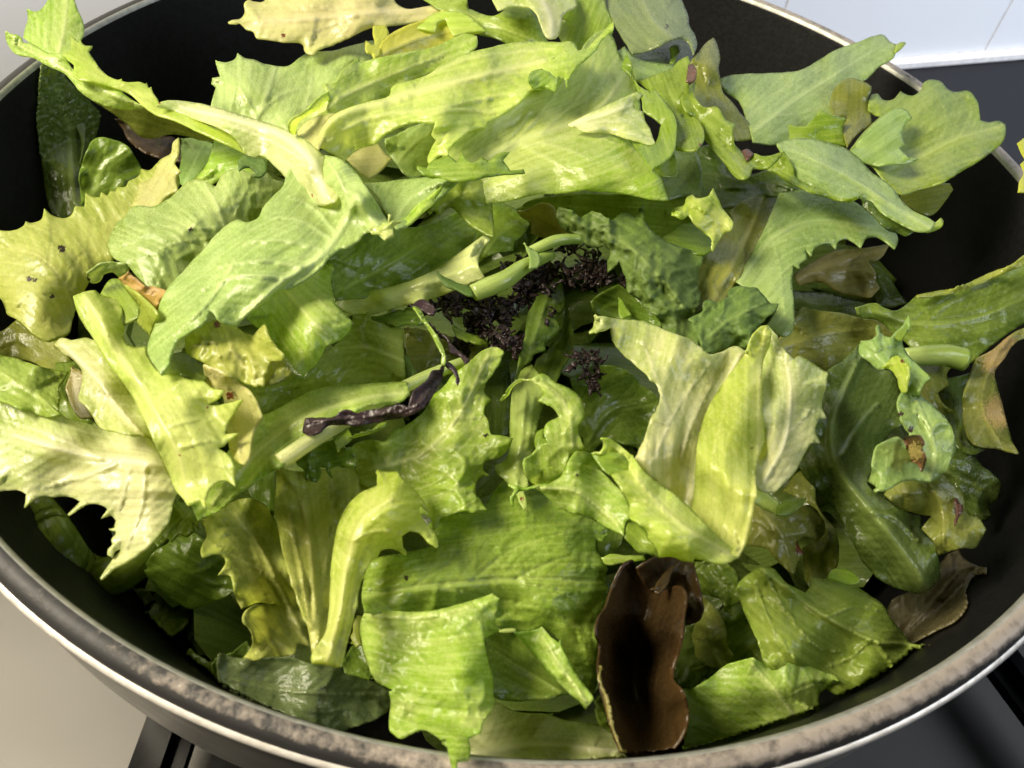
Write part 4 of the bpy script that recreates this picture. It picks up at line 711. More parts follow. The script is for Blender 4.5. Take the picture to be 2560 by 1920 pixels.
leaf(T, 'curled green leaf with bright raised edge right of the cut stalks', 'leaf', [
 dict(o='A2 860,1260 940,1262 1120,1240 1300,1225 1450,1220 1560,1150 1582,1168 1500,1260 1300,1430 1200,1525 1110,1580 1060,1570 1040,1530 990,1420 940,1330', d='A2 900,1280,0 1200,1260,-.2 1300,1350,.1 1500,1210,.25 1080,1560,.4 1100,1400,-.1', v=['A2 1080,1500 1200,1350 1400,1250'], vw=12),
 dict(n='raised_edge', z=1.9, o='A2 1555,1145 1585,1165 1500,1262 1380,1372 1250,1485 1110,1580 1080,1575 1070,1540 1160,1490 1200,1440 1330,1335 1450,1235', pal='bright', cup=.15, d='A2 1560,1155,0 1300,1390,.05 1090,1560,.1')],
 z=1.5, pal='sage')
leaf(T, 'green leaf with small teeth over the dark gap at centre', 'leaf', [
 dict(o='A2 1270,1440 1400,1340 1520,1240 1690,1200 1722,1330 1748,1450 1755,1640 1700,1620 1600,1560 1480,1450 1440,1432 1412,1448 1385,1494 1340,1460 1312,1484', d='A2 1320,1440,0 1550,1300,.3 1720,1400,.1 1700,1600,.2', v=['A2 1400,1420 1550,1330 1700,1330'], vw=10)], z=1.15, pal='mid')
leaf(T, 'thin serrated leaf edge lying across the middle of the heap', 'leaf', [
 dict(o='A2 1222,1143 1290,1165 1310,1130 1440,1068 1500,1122 1535,1048 1560,1100 1610,1130 1670,1083 1720,1112 1790,1060 1868,1048 1820,1110 1870,1180 1960,1168 1972,1195 1850,1200 1700,1222 1550,1245 1450,1245 1360,1232 1325,1235 1262,1196', d='A2 1250,1160,0 1440,1090,.2 1450,1220,.1 1700,1150,.3 1950,1185,.1', grid=15)], z=2.15, pal='mid', cr=.03)

# --- centre and centre right
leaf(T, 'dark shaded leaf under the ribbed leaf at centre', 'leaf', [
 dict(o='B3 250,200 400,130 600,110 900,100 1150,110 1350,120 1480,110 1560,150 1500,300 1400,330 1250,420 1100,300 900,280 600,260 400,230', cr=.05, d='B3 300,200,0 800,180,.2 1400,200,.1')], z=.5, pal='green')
leaf(T, 'olive leaf left of the dark frilly shreds at centre', 'leaf', [
 dict(tx=-1.2, o='B3 60,180 180,170 290,230 345,300 310,365 240,425 232,485 150,495 80,515 -20,570 -40,380', d='B3 60,220,0 250,280,.2 50,480,0', v=['B3 20,520 150,360 300,280'], vw=10)], z=.35, pal='mid')
leaf(T, 'brownish cut leaf piece above the green stem at centre', 'leaf', [
 dict(o='B3 255,225 330,205 420,160 510,190 550,280 600,340 640,390 540,415 440,402 350,372 355,295 290,262', d='B3 280,230,.1 450,280,.25 580,380,0')], z=.55, pal='tan')
leaf(T, 'wilted dark green crumpled leaf right of centre', 'leaf', [
 dict(tx=-.6, o='B3 540,190 620,205 700,262 770,210 850,250 900,278 1000,225 1080,262 1120,170 1150,300 1250,400 1400,470 1540,505 1565,520 1512,620 1505,700 1530,830 1500,900 1440,960 1500,1010 1620,1060 1560,1182 1480,1125 1370,1075 1265,1032 1240,970 1180,905 1130,872 1090,825 1030,785 1000,660 960,565 930,605 880,640 876,580 900,520 862,450 760,462 700,410 600,355 548,312 530,240',
      d='B3 600,280,-.1 850,300,.2 800,420,-.2 1000,300,.1 1000,420,.4 1100,600,.5 1040,720,0 1300,520,.3 1530,520,.1 1300,700,.45 1450,800,.2 1300,900,.3 1480,1080,.1 1250,980,0 900,560,-.3', v=['B3 850,350 1060,480 1250,680 1420,900', 'B3 1050,480 1300,560 1500,620', 'B3 1150,580 1080,760', 'B3 1300,740 1480,700'], vw=12, cr=.15, pl=.10, und=.3, grid=16, rough=6),
 dict(n='lower_crumple', z=.95, o='B3 1480,1000 1440,960 1540,900 1540,850 1580,825 1640,845 1720,800 1718,760 1760,735 1850,740 1910,750 1960,800 2000,850 2062,850 2050,890 1990,950 1940,1000 1880,1080 1845,1168 1760,1148 1650,1195 1560,1182 1500,1080', d='B3 1560,870,.2 1720,780,.1 1900,770,.2 1800,900,.35 1990,900,.1 1650,1100,.2 1820,1100,0', v=['B3 1560,1100 1750,950 1980,840', 'B3 1700,990 1740,800'], vw=12, cr=.14, pl=.10, grid=16, rough=6)],
 z=.9, pal='wilt')
leaf(T, 'small crumpled yellow-green leaf flake above the wilted leaf', 'leaf', [
 dict(o='B3 1318,225 1350,190 1410,172 1430,120 1470,98 1492,122 1580,108 1612,53 1640,112 1680,200 1720,250 1752,300 1742,342 1690,372 1640,440 1612,495 1600,400 1560,370 1490,310 1440,240 1400,267 1360,252', d='B3 1340,220,-.1 1460,120,.2 1600,90,.2 1540,220,.3 1730,310,.1 1610,460,0', cr=.07, g='B3 1580,150 1680,330', grid=15)], z=1.4, pal='bright')
leaf(T, 'green leaf lobe curling under the yellow-green flake', 'leaf', [
 dict(o='B3 1240,400 1330,350 1400,300 1500,300 1590,380 1625,480 1550,520 1420,490 1300,450', d='B3 1280,400,-.1 1500,320,-.1 1600,450,.1')], z=.75, pal='green')
leaf(T, 'dark green folded leaf deep below the wilted leaf', 'leaf', [
 dict(o='B3 760,835 850,780 960,725 1040,780 1110,840 1190,910 1260,990 1240,1040 1100,1000 960,960 870,945 810,930', d='B3 800,850,0 960,760,.2 1000,900,-.2 1200,980,.1'),
 dict(n='yellow_fold', z=.2, o='B3 955,815 975,820 1010,880 1050,930 1015,945 985,960 965,930', pal='lime', grid=12)], z=-.2, pal='green')
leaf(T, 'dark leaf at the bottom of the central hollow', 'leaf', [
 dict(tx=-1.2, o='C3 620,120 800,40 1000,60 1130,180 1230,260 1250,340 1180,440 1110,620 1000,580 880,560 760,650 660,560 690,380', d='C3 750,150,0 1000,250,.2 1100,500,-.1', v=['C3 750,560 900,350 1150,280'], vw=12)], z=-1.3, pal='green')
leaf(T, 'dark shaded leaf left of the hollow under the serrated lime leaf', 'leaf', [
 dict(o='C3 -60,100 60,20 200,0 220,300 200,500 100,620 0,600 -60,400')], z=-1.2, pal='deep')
leaf(T, 'upright narrow leaf with pale cut stalk pointing down at centre', 'leaf', [
 dict(o='B3 440,670 500,655 560,700 580,780 592,870 530,950 555,1010 530,1075 450,1122 455,1172 370,1208 362,1247 300,1290 260,1372 240,1370 270,1250 310,1080 330,920 385,820 390,730', d='B3 480,690,-.4 500,850,0 430,1000,.2 300,1250,.3 560,800,-.3', v=['B3 300,1330 380,1080 450,850 490,690', 'B3 400,1020 520,900'], vw=16, pal='green'),
 dict(n='stalk', z=.25, o='C3 245,130 300,60 360,30 420,120 445,210 430,330 400,440 375,600 345,690 310,720 332,870 305,900 318,960 330,1047 300,1030 275,985 245,920 190,850 120,775 105,730 160,700 195,640 205,450 212,300', pal='stem', d='C3 300,100,-.2 420,200,-.1 320,400,.3 220,400,.0 400,400,0 250,700,.3 300,1000,.1 130,750,0', v=['C3 240,880 290,500 320,100', 'C3 330,600 380,200'], vw=26, g='C3 320,300 240,800', stain='C3 290,960,26')],
 z=-.1, pal='green')
leaf(T, 'dark green shaded blade right of the upright stalk', 'leaf', [
 dict(o='B3 590,870 640,1000 640,1180 560,1330 480,1500 440,1580 400,1560 380,1400 380,1260 470,1170 550,1080')], z=-.5, pal='green')
leaf(T, 'frilled bright green curling leaf below the upright stalk', 'leaf', [
 dict(o='C3 380,885 480,850 560,800 600,720 640,650 680,625 770,650 830,750 900,830 990,920 1030,1000 1037,1097 1010,1120 995,1212 880,1160 760,1090 600,1050 500,980 430,920',
      d='C3 400,890,.1 650,650,.4 760,660,.2 800,800,-.15 950,950,-.1 700,850,.3 600,1000,.2 900,1130,.1 1020,1080,.3', v=['C3 400,890 650,900 950,1140', 'C3 640,880 700,700'], vw=12, stain='C3 670,795,22', sc='black'),
 dict(n='upper_curl', z=.75, o='C3 143,292 190,220 260,150 350,130 430,93 520,150 640,210 700,270 722,370 702,430 680,450 690,540 745,625 650,642 600,700 590,780 540,835 470,862 370,862 330,820 303,740 310,690 360,660 420,590 470,570 440,510 460,440 545,390 500,330 398,285 442,230 420,190 370,157 300,147 240,172 200,240', pal='lime', d='C3 160,270,-.3 350,140,.1 500,200,.3 650,250,.15 700,380,.0 550,320,.35 600,480,.3 480,500,.35 650,600,.1 400,740,-.05 320,720,.15 480,830,-.1 550,700,.2', v=['C3 640,600 620,400 520,220 350,140'], vw=10, cr=.045),
 dict(n='lower_curl', z=.85, o='C3 990,1210 1037,1097 1100,1130 1155,1200 1160,1240 1212,1290 1242,1367 1160,1342 1090,1312 1040,1255', pal='mid'),
 dict(n='side_lobe', z=.6, o='C3 375,560 400,490 445,472 440,520 470,570 420,600 385,620', pal='mid', grid=13),
 dict(n='tendril', z=.75, o='C3 195,852 260,868 300,880 380,865 470,850 390,885 310,890 270,910 240,950 232,1006 222,990 228,940 262,895 240,880', pal='lime', grid=9, cup=0, rough=1)],
 z=.65, pal='lime')
leaf(T, 'large pale folded leaf with upright white spike, centre right foreground', 'leaf', [
 dict(o='B3 785,940 870,945 1000,965 1130,975 1180,995 1270,1030 1400,1080 1500,1130 1590,1205 1680,1180 1760,1145 1840,1185 1900,1250 1800,1400 1720,1540 1660,1700 1600,1900 1580,2200 1560,2350 1470,2284 1330,2164 1150,2034 1065,1934 1110,1844 1160,1724 1180,1644 1222,1584 1237,1434 1180,1374 1110,1304 1050,1254 980,1180 918,1110 910,1020 830,1045 753,1052 790,1000',
      d='B3 770,1040,.3 1000,980,.2 1000,1150,.05 1300,1060,.1 1200,1400,.1 1400,1300,.15 1600,1220,.1 1780,1160,.15 1700,1350,-.2 1500,1600,-.1 1250,1650,.2 1600,1700,-.5 1100,1930,.2 1350,1900,-.1 1450,2200,-.2', v=['B3 1480,2200 1560,1800 1680,1450 1800,1200', 'B3 1350,2050 1480,1650 1700,1250', 'B3 1200,1950 1350,1600 1600,1250', 'B3 1300,1600 1120,1100', 'B3 1500,2000 1560,1650'], vw=24, pl=.08, g='B3 1100,1100 1350,1900', rough=5),
 dict(n='central_fold', z=1.5, o='B3 1840,1190 1870,1120 1900,1060 1940,1010 1985,1003 2015,1060 2000,1150 1960,1250 1950,1400 1945,1594 1952,1594 1967,1804 1912,1964 1902,2144 1882,2344 1852,2494 1792,2594 1732,2634 1700,2600 1740,2544 1600,2424 1470,2300 1480,2144 1500,1844 1540,1664 1620,1494 1760,1294', pal='bright', d='B3 1950,1020,.4 1860,1180,.3 1980,1150,.1 1700,1450,.1 1900,1400,.55 1940,1500,.2 1560,1700,-.1 1750,1700,.5 1930,1800,.2 1500,2100,-.3 1680,2100,.5 1850,2200,.3 1600,2350,-.35 1750,2450,-.1 1820,2450,.3 1740,2600,.3', v=['B3 1790,2590 1890,2250 1930,1700 1940,1300 1975,1030', 'B3 1640,2400 1600,2000 1680,1600'], vw=16, pl=.06, g='B3 1700,1700 1700,2500', stain='B3 1880,1850,15'),
 dict(n='right_wing', z=1.25, tx=-1.2, o='B4 420,1010 445,1005 490,1060 512,1082 510,1100 560,1180 620,1237 660,1215 740,1260 855,1330 847,1420 815,1560 822,1590 847,1640 790,1654 773,1724 802,1814 740,1824 700,1884 640,2004 560,2094 470,2156 380,2134 345,2060 350,1980 395,1850 385,1600 385,1400 400,1200', pal='pale', d='B4 440,1020,.3 430,1300,-.1 560,1200,.15 650,1240,.25 600,1500,.3 840,1340,.15 800,1600,.1 480,1700,0 700,1800,.15 600,2000,.2 450,2120,0', v=['B4 420,2080 560,1800 600,1500 560,1200', 'B4 560,1780 720,1600 800,1380'], vw=14, g='B4 500,1400 600,1900', pl=.05),
 dict(n='front_fold', z=1.7, o='C3 833,535 900,545 970,590 1060,675 1150,785 1330,915 1480,1045 1600,1175 1740,1300 1790,1330 1780,1365 1730,1392 1620,1397 1480,1377 1475,1400 1400,1390 1330,1362 1240,1367 1210,1290 1160,1240 1155,1200 1100,1130 1037,1097 1030,1000 980,900 905,790 1028,755 1025,700 960,640 900,640 840,665 775,655 830,630 852,580', pal='bright', d='C3 840,550,.1 900,640,-.3 960,800,.2 1050,700,-.1 1200,900,.35 1060,1000,.1 1300,1150,.45 1500,1090,.15 1180,1230,.1 1500,1250,.4 1700,1300,.1 1400,1370,.1 1650,1390,-.05', v=['C3 1720,1340 1450,1180 1150,900 950,620', 'C3 1300,1080 1200,1000 1040,960'], vw=14, pl=.04, cr=.025),
 dict(n='front_cup', z=1.25, o='C3 770,650 900,635 965,640 1030,700 1030,760 910,800 870,780 820,720', pal='mid')],
 z=1.2, pal='pale')

# --- bottom
leaf(T, 'broad rugged leaf with horizontal veins in the lower centre', 'leaf', [
 dict(tx=-.7, ty=-.5, o='C2 845,1580 850,1530 870,1420 940,1370 1140,1330 1360,1280 1300,1130 1440,1060 1620,1020 1700,1000 1760,900 1850,820 2000,850 2160,960 2360,1070 2490,1130 2549,1170 2539,1210 2504,1252 2460,1232 2460,1300 2530,1400 2540,1450 2525,1510 2550,1600 2550,1622 2520,1740 2470,1820 2480,1940 2490,2140 2440,2330 2260,2060 2200,1940 2090,1850 1990,1880 1910,1880 1810,1860 1740,1800 1750,1700 1500,1740 1200,1760 860,1740 840,1620',
      d='C2 860,1500,-.1 860,1700,.1 1200,1350,-.2 1100,1600,.2 1500,1150,-.3 1500,1400,.1 1500,1650,.35 1800,950,-.4 1850,1250,.05 1900,1500,.3 2000,1750,.35 2150,1100,-.1 2250,1300,.45 2400,1200,.1 2450,1500,.3 2350,1650,.35 2450,2000,.1 2300,1950,.3 2000,1860,.0', v=['C2 860,1640 1200,1570 1600,1530 2000,1510 2500,1530', 'C2 1200,1560 1450,1400 1700,1150', 'C2 1600,1520 1900,1300 2300,1180', 'C2 1400,1560 1700,1640 2100,1720 2420,1900', 'C2 1900,1510 2200,1380 2450,1330', 'C2 1900,1530 2250,1620 2480,1800', 'C2 900,1600 1100,1460 1300,1340'], vw=18, rise=-1, rib=.07, cr=.055, pl=.05, und=.25, stain='C2 1150,1510,30', sc='black')],
 z=-.15, pal='mid')
leaf(T, 'front green leaf with frayed tip hanging over the near rim', 'leaf', [
 dict(tx=.6, o='D2 848,610 870,580 1000,570 1200,580 1340,570 1500,530 1640,490 1745,450 1792,490 1778,560 1762,640 1750,665 1805,705 1690,760 1700,850 1720,940 1742,1000 1752,1170 1755,1230 1700,1310 1650,1420 1582,1452 1595,1560 1582,1592 1500,1600 1482,1665 1468,1655 1440,1560 1428,1500 1400,1470 1330,1420 1230,1390 1150,1430 1100,1442 1040,1410 1028,1340 1040,1200 1030,1130 1060,1120 940,1060 880,930 840,780 830,680',
      d='D2 870,600,0 1300,585,.2 1700,480,.1 1770,560,-.1 1000,700,.2 850,750,0 1500,700,.15 1780,700,0 950,1000,.05 1300,900,.1 1550,950,.6 1700,900,.2 1250,1100,.1 1560,1100,.3 1740,1200,.2 1200,1300,.1 1450,1250,.35 1600,1400,.8 1480,1600,1.5 1480,1655,1.6', v=['D2 900,600 1250,620 1600,540', 'D2 1200,640 1220,850 1300,980', 'D2 950,640 1000,800', 'D2 1450,620 1440,800'], vw=10, cr=.06, pl=.05, und=.3, ruf=.15),
 dict(n='tendril', z=.75, o='D2 1790,708 1840,695 1900,692 1910,712 1880,722 1800,716', pal='pale', grid=10, cup=0, rough=1)],
 z=.45, pal='lime')
leaf(T, 'dark green leaf hollow with bright rolled edge, lower centre', 'leaf', [
 dict(o='D3 -20,760 60,720 130,700 260,720 400,880 500,1000 620,1140 500,1162 350,1185 200,1192 100,1165 20,1080 -40,900', d='D3 0,780,.1 200,850,-.6 300,1100,-.2 560,1120,.1 80,1120,.1', cup=.0, v=['D3 560,1130 300,980 100,850'], vw=10),
 dict(n='rolled_edge', z=.35, o='D3 235,730 320,722 390,702 422,683 500,760 545,790 550,770 570,830 622,930 700,1060 770,1150 777,1180 730,1255 680,1200 590,1120 480,1000 370,870', pal='lime', d='D3 300,750,-.1 450,740,.2 480,950,.0 560,900,.25 700,1150,.1', cup=.15, v=['D3 730,1200 560,960 420,740'], vw=12)],
 z=.0, pal='green')
leaf(T, 'white stalk end with pale leaf lying behind the near rim', 'leaf', [
 dict(o='D3 -80,1440 0,1370 60,1230 120,1210 250,1268 450,1285 600,1330 850,1370 920,1420 990,1450 1080,1560 1150,1700 900,1720 300,1720 0,1700 -80,1650', d='D3 0,1400,.2 300,1290,.0 300,1500,.35 800,1390,-.1 800,1560,.2 1000,1600,0', v=['D3 -20,1560 400,1500 950,1540'], vw=30, g='D3 700,1450 0,1480', pl=.03)],
 z=-.7, pal='pale')
leaf(T, 'reddish brown boat-shaped leaf standing at the near rim', 'leaf', [
 dict(o='D3 1060,222 1085,280 1110,340 1180,420 1230,440 1290,425 1350,398 1400,415 1422,480 1412,590 1405,700 1370,850 1330,960 1328,1045 1390,1120 1420,1200 1426,1340 1390,1440 1330,1520 1220,1592 1110,1628 1050,1612 980,1540 920,1400 880,1250 840,1100 822,950 830,800 808,750 820,630 870,550 900,460 950,330 1000,250',
      d='D3 1060,230,.2 1000,300,.2 850,600,.4 815,750,.55 840,1000,.6 900,1300,.7 1000,1560,.7 1110,1620,.6 1080,600,-.9 1050,900,-2.0 1100,1200,-1.8 1150,1450,-.8 1200,600,-1.0 1220,850,-1.5 1280,700,.1 1390,450,.45 1400,650,.4 1340,950,.3 1250,1080,-.2 1300,1200,.35 1400,1250,.55 1350,1480,.45', v=['D3 1090,1600 1060,1200 1100,800 1180,450'], cup=.0, vw=14, rise=-1, ruf=.02, cr=.03, rough=.6, g='D3 1100,800 1350,1300'),
 dict(n='back_petal', z=-.3, o='D3 1080,285 1160,230 1220,198 1380,205 1480,240 1510,400 1545,560 1520,640 1420,670 1410,500 1350,410 1230,450 1150,400', d='D3 1100,300,0 1250,230,.2 1450,260,.1 1250,380,-.1 1500,560,-.1', pal='brown'),
 dict(n='inner_fold', z=.0, o='D3 1190,430 1215,395 1250,340 1310,270 1390,225 1330,300 1290,400 1240,450', pal='brown'),
 dict(n='thick_edge', z=.95, o='D3 825,960 850,1080 890,1240 930,1390 990,1530 1050,1600 1050,1615 980,1545 915,1400 872,1250 835,1100 818,950', pal='tan', cup=.05, grid=12, d='D3 825,960,0 1040,1600,.1')],
 z=-.05, pal='brown')
leaf(T, 'short pale green stalk between the rugged leaf and the brown leaf', 'leaf', [
 dict(o='D3 843,208 900,180 1000,188 1130,190 1145,220 1000,240 900,256 860,240', cup=.3)], z=-.1, pal='lime')
leaf(T, 'dark leaf point in the gap above the brown leaf', 'leaf', [
 dict(o='C3 800,1150 900,1140 1000,1200 960,1290 870,1370 820,1330')], z=-.7, pal='green')
leaf(T, 'smooth lime leaf half in shadow at the lower right', 'leaf', [
 dict(tx=-.6, o='D3 1350,1130 1470,1112 1560,1060 1680,960 1780,920 1890,903 1950,930 2060,947 2140,930 2210,930 2290,960 2370,995 2450,1020 2495,1062 2450,1050 2410,1100 2350,1150 2345,1220 2382,1282 2300,1302 2345,1362 2280,1370 2180,1400 1950,1470 1550,1560 1400,1560 1420,1340 1420,1200',
      d='D3 1400,1150,-.1 1700,970,.2 1880,930,.55 2100,960,.45 2400,1020,.4 1850,1100,.35 2100,1100,.5 2330,1250,.3 2320,1350,.2 1600,1250,-.3 1950,1250,-.25 2150,1320,.0 1500,1500,-.6 1900,1430,-.6', v=['D3 2200,1340 2060,1150 1860,920', 'D3 2150,1150 2350,1060'], vw=14, cr=.02)],
 z=-.35, pal='lime')
leaf(T, 'large mid-green ribbed leaf whose tip rests on the right front rim', 'leaf', [
 dict(tx=-1.5, o='D4 230,400 330,300 410,268 480,280 560,370 700,450 735,400 745,340 850,345 920,310 1000,370 1080,420 1170,480 1240,530 1290,620 1380,730 1430,790 1560,820 1680,860 1772,900 1778,972 1720,952 1650,962 1560,1022 1400,1100 1250,1160 1150,1192 1000,1172 870,1132 800,1080 700,1000 520,1000 420,940 380,800 330,700 260,540',
      d='D4 300,350,-.3 420,280,-.1 350,600,-.3 700,460,.15 900,350,.1 600,700,.2 950,600,.45 1230,540,.2 1000,850,.2 1300,760,.35 1400,790,.15 700,950,-.1 1100,1000,.35 1500,900,.7 1700,930,1.5 1770,940,1.8 1400,1080,.1 1050,1170,-.3', v=['D4 400,280 700,520 950,680 1200,790 1450,810 1760,920', 'D4 640,480 520,330', 'D4 1150,770 1000,900 850,960', 'D4 420,320 560,560 800,830 960,860', 'D4 1200,790 1300,950 1200,1120', 'D4 850,610 1050,540 1200,560', 'D4 350,380 480,700 640,930'], vw=18, rib=.15, pl=.10, cr=.03, g='D4 1300,1000 500,500'),
 dict(n='small_lobe', z=.25, o='D4 855,345 880,292 960,280 1030,310 1087,365 1040,392 980,385 920,360', pal='mid', grid=13)],
 z=-.35, pal='mid')
leaf(T, 'dark frilly leaf in shade right of the brown leaf', 'leaf', [
 dict(o='D4 -60,230 60,235 170,250 222,300 240,380 292,440 290,480 240,510 190,552 196,602 140,570 118,500 40,470 -60,440 -100,330', cr=.12, d='D4 0,260,0 200,320,.2 250,470,.1', grid=15)], z=-.7, pal='green')
leaf(T, 'dark brownish crumpled leaf in shade beside the brown leaf', 'leaf', [
 dict(o='D4 -200,420 -60,440 60,540 120,620 150,720 160,800 200,880 130,970 40,960 -50,900 -90,780 -60,650 -180,600', cr=.10, d='D4 -100,500,-.2 80,700,.2 100,920,0')], z=-1.1, pal='olive')
leaf(T, 'dark leaf lying deep between brown leaf and ribbed leaf', 'leaf', [
 dict(o='D4 120,560 260,520 330,700 380,800 430,930 250,920 130,980 60,1000 -150,1100 -250,1000 0,900', cr=.03)], z=-1.4, pal='green')
leaf(T, 'dark grey-green leaf in shade behind the front left rim', 'leaf', [
 dict(tx=-1.0, o='D2 -140,860 60,905 300,895 480,935 690,955 730,990 850,1040 940,1068 1040,1130 1035,1250 940,1322 830,1362 690,1422 560,1470 350,1420 100,1300 -80,1230 -160,1000', d='D2 -80,950,-.2 300,950,.1 600,1050,.3 950,1100,0 400,1250,.2 900,1300,-.2 0,1150,0', v=['D2 -60,1050 350,1130 950,1150', 'D2 300,1120 400,1350', 'D2 500,1130 700,1030', 'D2 600,1150 760,1330'], vw=10, cr=.04)], z=-1.3, pal='teal')
leaf(T, 'serrated shaded pale leaf standing in the lower left of the heap', 'leaf', [
 dict(tx=-1.6, o='C1 1390,1110 1480,1060 1660,960 1750,960 1830,1000 1890,1060 1930,1200 2010,1500 2090,1659 2140,1800 2180,1990 2080,1972 2052,1962 2045,2030 1960,2052 1850,2052 1750,2080 1685,2055 1745,1962 1745,1882 1690,1812 1690,1762 1720,1722 1780,1692 1895,1687 1780,1678 1720,1700 1670,1722 1630,1642 1622,1562 1600,1492 1508,1482 1562,1382 1540,1342 1480,1332 1400,1360 1395,1300 1430,1200',
      d='C1 1420,1130,.2 1650,1000,.3 1850,1050,.1 1420,1320,.3 1650,1300,.1 1800,1300,-.1 1550,1450,.35 1750,1600,.2 2000,1600,.0 1800,1850,.35 2100,1900,.2 1720,2050,.3', v=['C1 2120,1950 1950,1600 1800,1300 1620,1060', 'C1 1900,1500 1700,1400 1480,1280', 'C1 1980,1680 1850,1620 1700,1620'], vw=20, pl=.08, g='C1 1500,1100 2000,1800')],
 z=-.35, pal='yellow')
leaf(T, 'long yellowish leaf with parallel ribs, lower left of centre', 'leaf', [
 dict(tx=-1.5, o='C2 250,730 400,770 600,750 800,740 980,760 960,880 880,930 780,1020 720,1130 700,1260 680,1400 660,1700 640,1850 540,2040 495,2030 480,1912 440,1762 390,1642 340,1492 290,1312 260,1150 236,1040 248,900',
      d='C2 280,760,0 260,1050,-.1 500,850,.05 900,800,.1 450,1100,.3 400,1300,.0 600,1100,-.05 500,1500,.35 640,1400,-.1 520,1950,.2 450,1750,.0', v=['C2 520,2000 520,1600 480,1250 430,980', 'C2 540,1950 580,1500 640,1150', 'C2 490,1850 420,1450 330,1050'], vw=30, rib=.10, pl=.10, g='C2 400,800 520,1900')],
 z=.05, pal='yellow'),
leaf(T, 'curled lime leaf with hooked lobes and pale cut base, lower centre', 'leaf', [
 dict(o='C2 948,755 1000,768 1092,768 1110,800 1190,880 1260,960 1315,1047 1260,1000 1240,1030 1270,1110 1330,1172 1367,1240 1372,1293 1300,1260 1240,1200 1180,1185 1120,1220 1128,1290 1142,1355 1060,1308 980,1318 945,1370 890,1410 865,1480 840,1530 800,1722 770,1862 740,1962 702,2102 680,2124 640,2118 600,2108 500,2106 490,2062 590,1882 610,1762 620,1612 630,1412 650,1262 680,1130 740,1010 830,920 945,868',
      d='C2 970,770,0 1080,790,.1 900,900,.1 1250,980,.0 1050,950,.45 740,1020,.0 900,1080,.65 1120,1130,.4 1350,1260,.0 1120,1320,.05 680,1200,.0 780,1250,.5 860,1420,.2 640,1450,.0 720,1500,.4 830,1540,.05 700,1800,.4 600,1850,.1 560,2080,.3 690,2110,.25', v=['C2 600,2100 690,1750 740,1400 850,1100 1050,960', 'C2 660,2110 740,1800 790,1500', 'C2 780,1250 950,1180 1120,1200'], vw=24, rib=.07, g='C2 850,1200 620,1950', pl=.06, cr=.02)],
 z=.6, pal='bright')
leaf(T, 'lime leaf with blunt teeth and puckered surface, centre of heap', 'leaf', [
 dict(o='C2 1600,-4 1690,-74 1780,-89 1820,-62 1800,6 1750,86 1700,156 1690,216 1735,275 1690,330 1685,370 1710,410 1725,490 1740,515 1800,520 1888,540 1860,610 1800,670 1700,700 1680,730 1680,760 1722,795 1660,810 1630,860 1630,920 1650,950 1706,1032 1640,1045 1540,1045 1440,1080 1390,1090 1370,1140 1330,1172 1320,1100 1200,1050 1000,980 900,900 800,820 740,700 760,620 780,590 900,550 1000,560 1050,500 1180,430 1290,330 1330,250 1410,180 1470,100 1550,40',
      d='C2 1780,-80,.5 1600,50,.3 1700,150,.1 1500,200,.35 1300,350,.1 1700,300,.1 1550,450,.45 1350,550,.3 1720,500,.2 1870,545,.3 1000,580,.2 900,650,-.4 1150,700,-.1 1500,750,.35 1690,750,.1 1250,950,-.3 1500,950,.25 1690,1020,.2 1350,1150,.1', v=['C2 900,760 1250,650 1500,400 1720,-40', 'C2 1300,620 1550,600 1820,560', 'C2 1200,690 1450,800 1620,980', 'C2 1400,500 1420,300', 'C2 1500,400 1680,400'], vw=16, cr=.09, und=.3, ruf=.12, stain='C2 1700,520,28', sc='black')],
 z=.2, pal='lime')
leaf(T, 'frilly dark green scrap under the pale thin stalk', 'leaf', [
 dict(o='C2 380,660 530,590 640,550 720,620 770,610 805,702 790,742 740,740 640,745 620,760 645,812 620,790 600,745 550,735 560,800 530,850 490,830 470,770 450,830 440,760 390,720', cr=.08, d='C2 420,680,0 650,620,.2 780,720,.1', grid=14),
 dict(n='bright_frill', z=.95, o='C2 640,530 700,470 740,460 782,540 830,512 900,490 960,440 1020,428 1010,460 940,500 850,525 790,540 740,575 705,600 685,632 660,590', pal='mid', cr=.06, grid=12)],
 z=.55, pal='green')
leaf(T, 'mid-green leaf lobes below the white serrated leaf', 'leaf', [
 dict(o='C1 1190,960 1290,1000 1370,1080 1365,1170 1330,1120 1340,1190 1280,1222 1230,1200 1175,1258 1160,1230 1090,1290 1060,1260 1150,1150 1180,1080', d='C1 1250,1000,.1 1300,1180,.0 1120,1240,-.2')], z=-.25, pal='green')
leaf(T, 'green leaf in shadow right of the broad leaf fold', 'leaf', [
 dict(o='C1 1700,880 1850,780 1920,740 1930,980 1890,1080 1830,1000 1750,960')], z=-.5, pal='green')
leaf(T, 'large dark leaf in the shadowed lower left of the pan', 'leaf', [
 dict(o='D1 980,290 1080,150 1170,95 1190,30 1250,60 1330,0 1400,80 1480,170 1562,230 1530,312 1612,350 1622,440 1500,500 1310,562 1200,500 1050,370', d='D1 1050,280,0 1300,200,.2 1550,330,.1')], z=-2.0, pal='green')
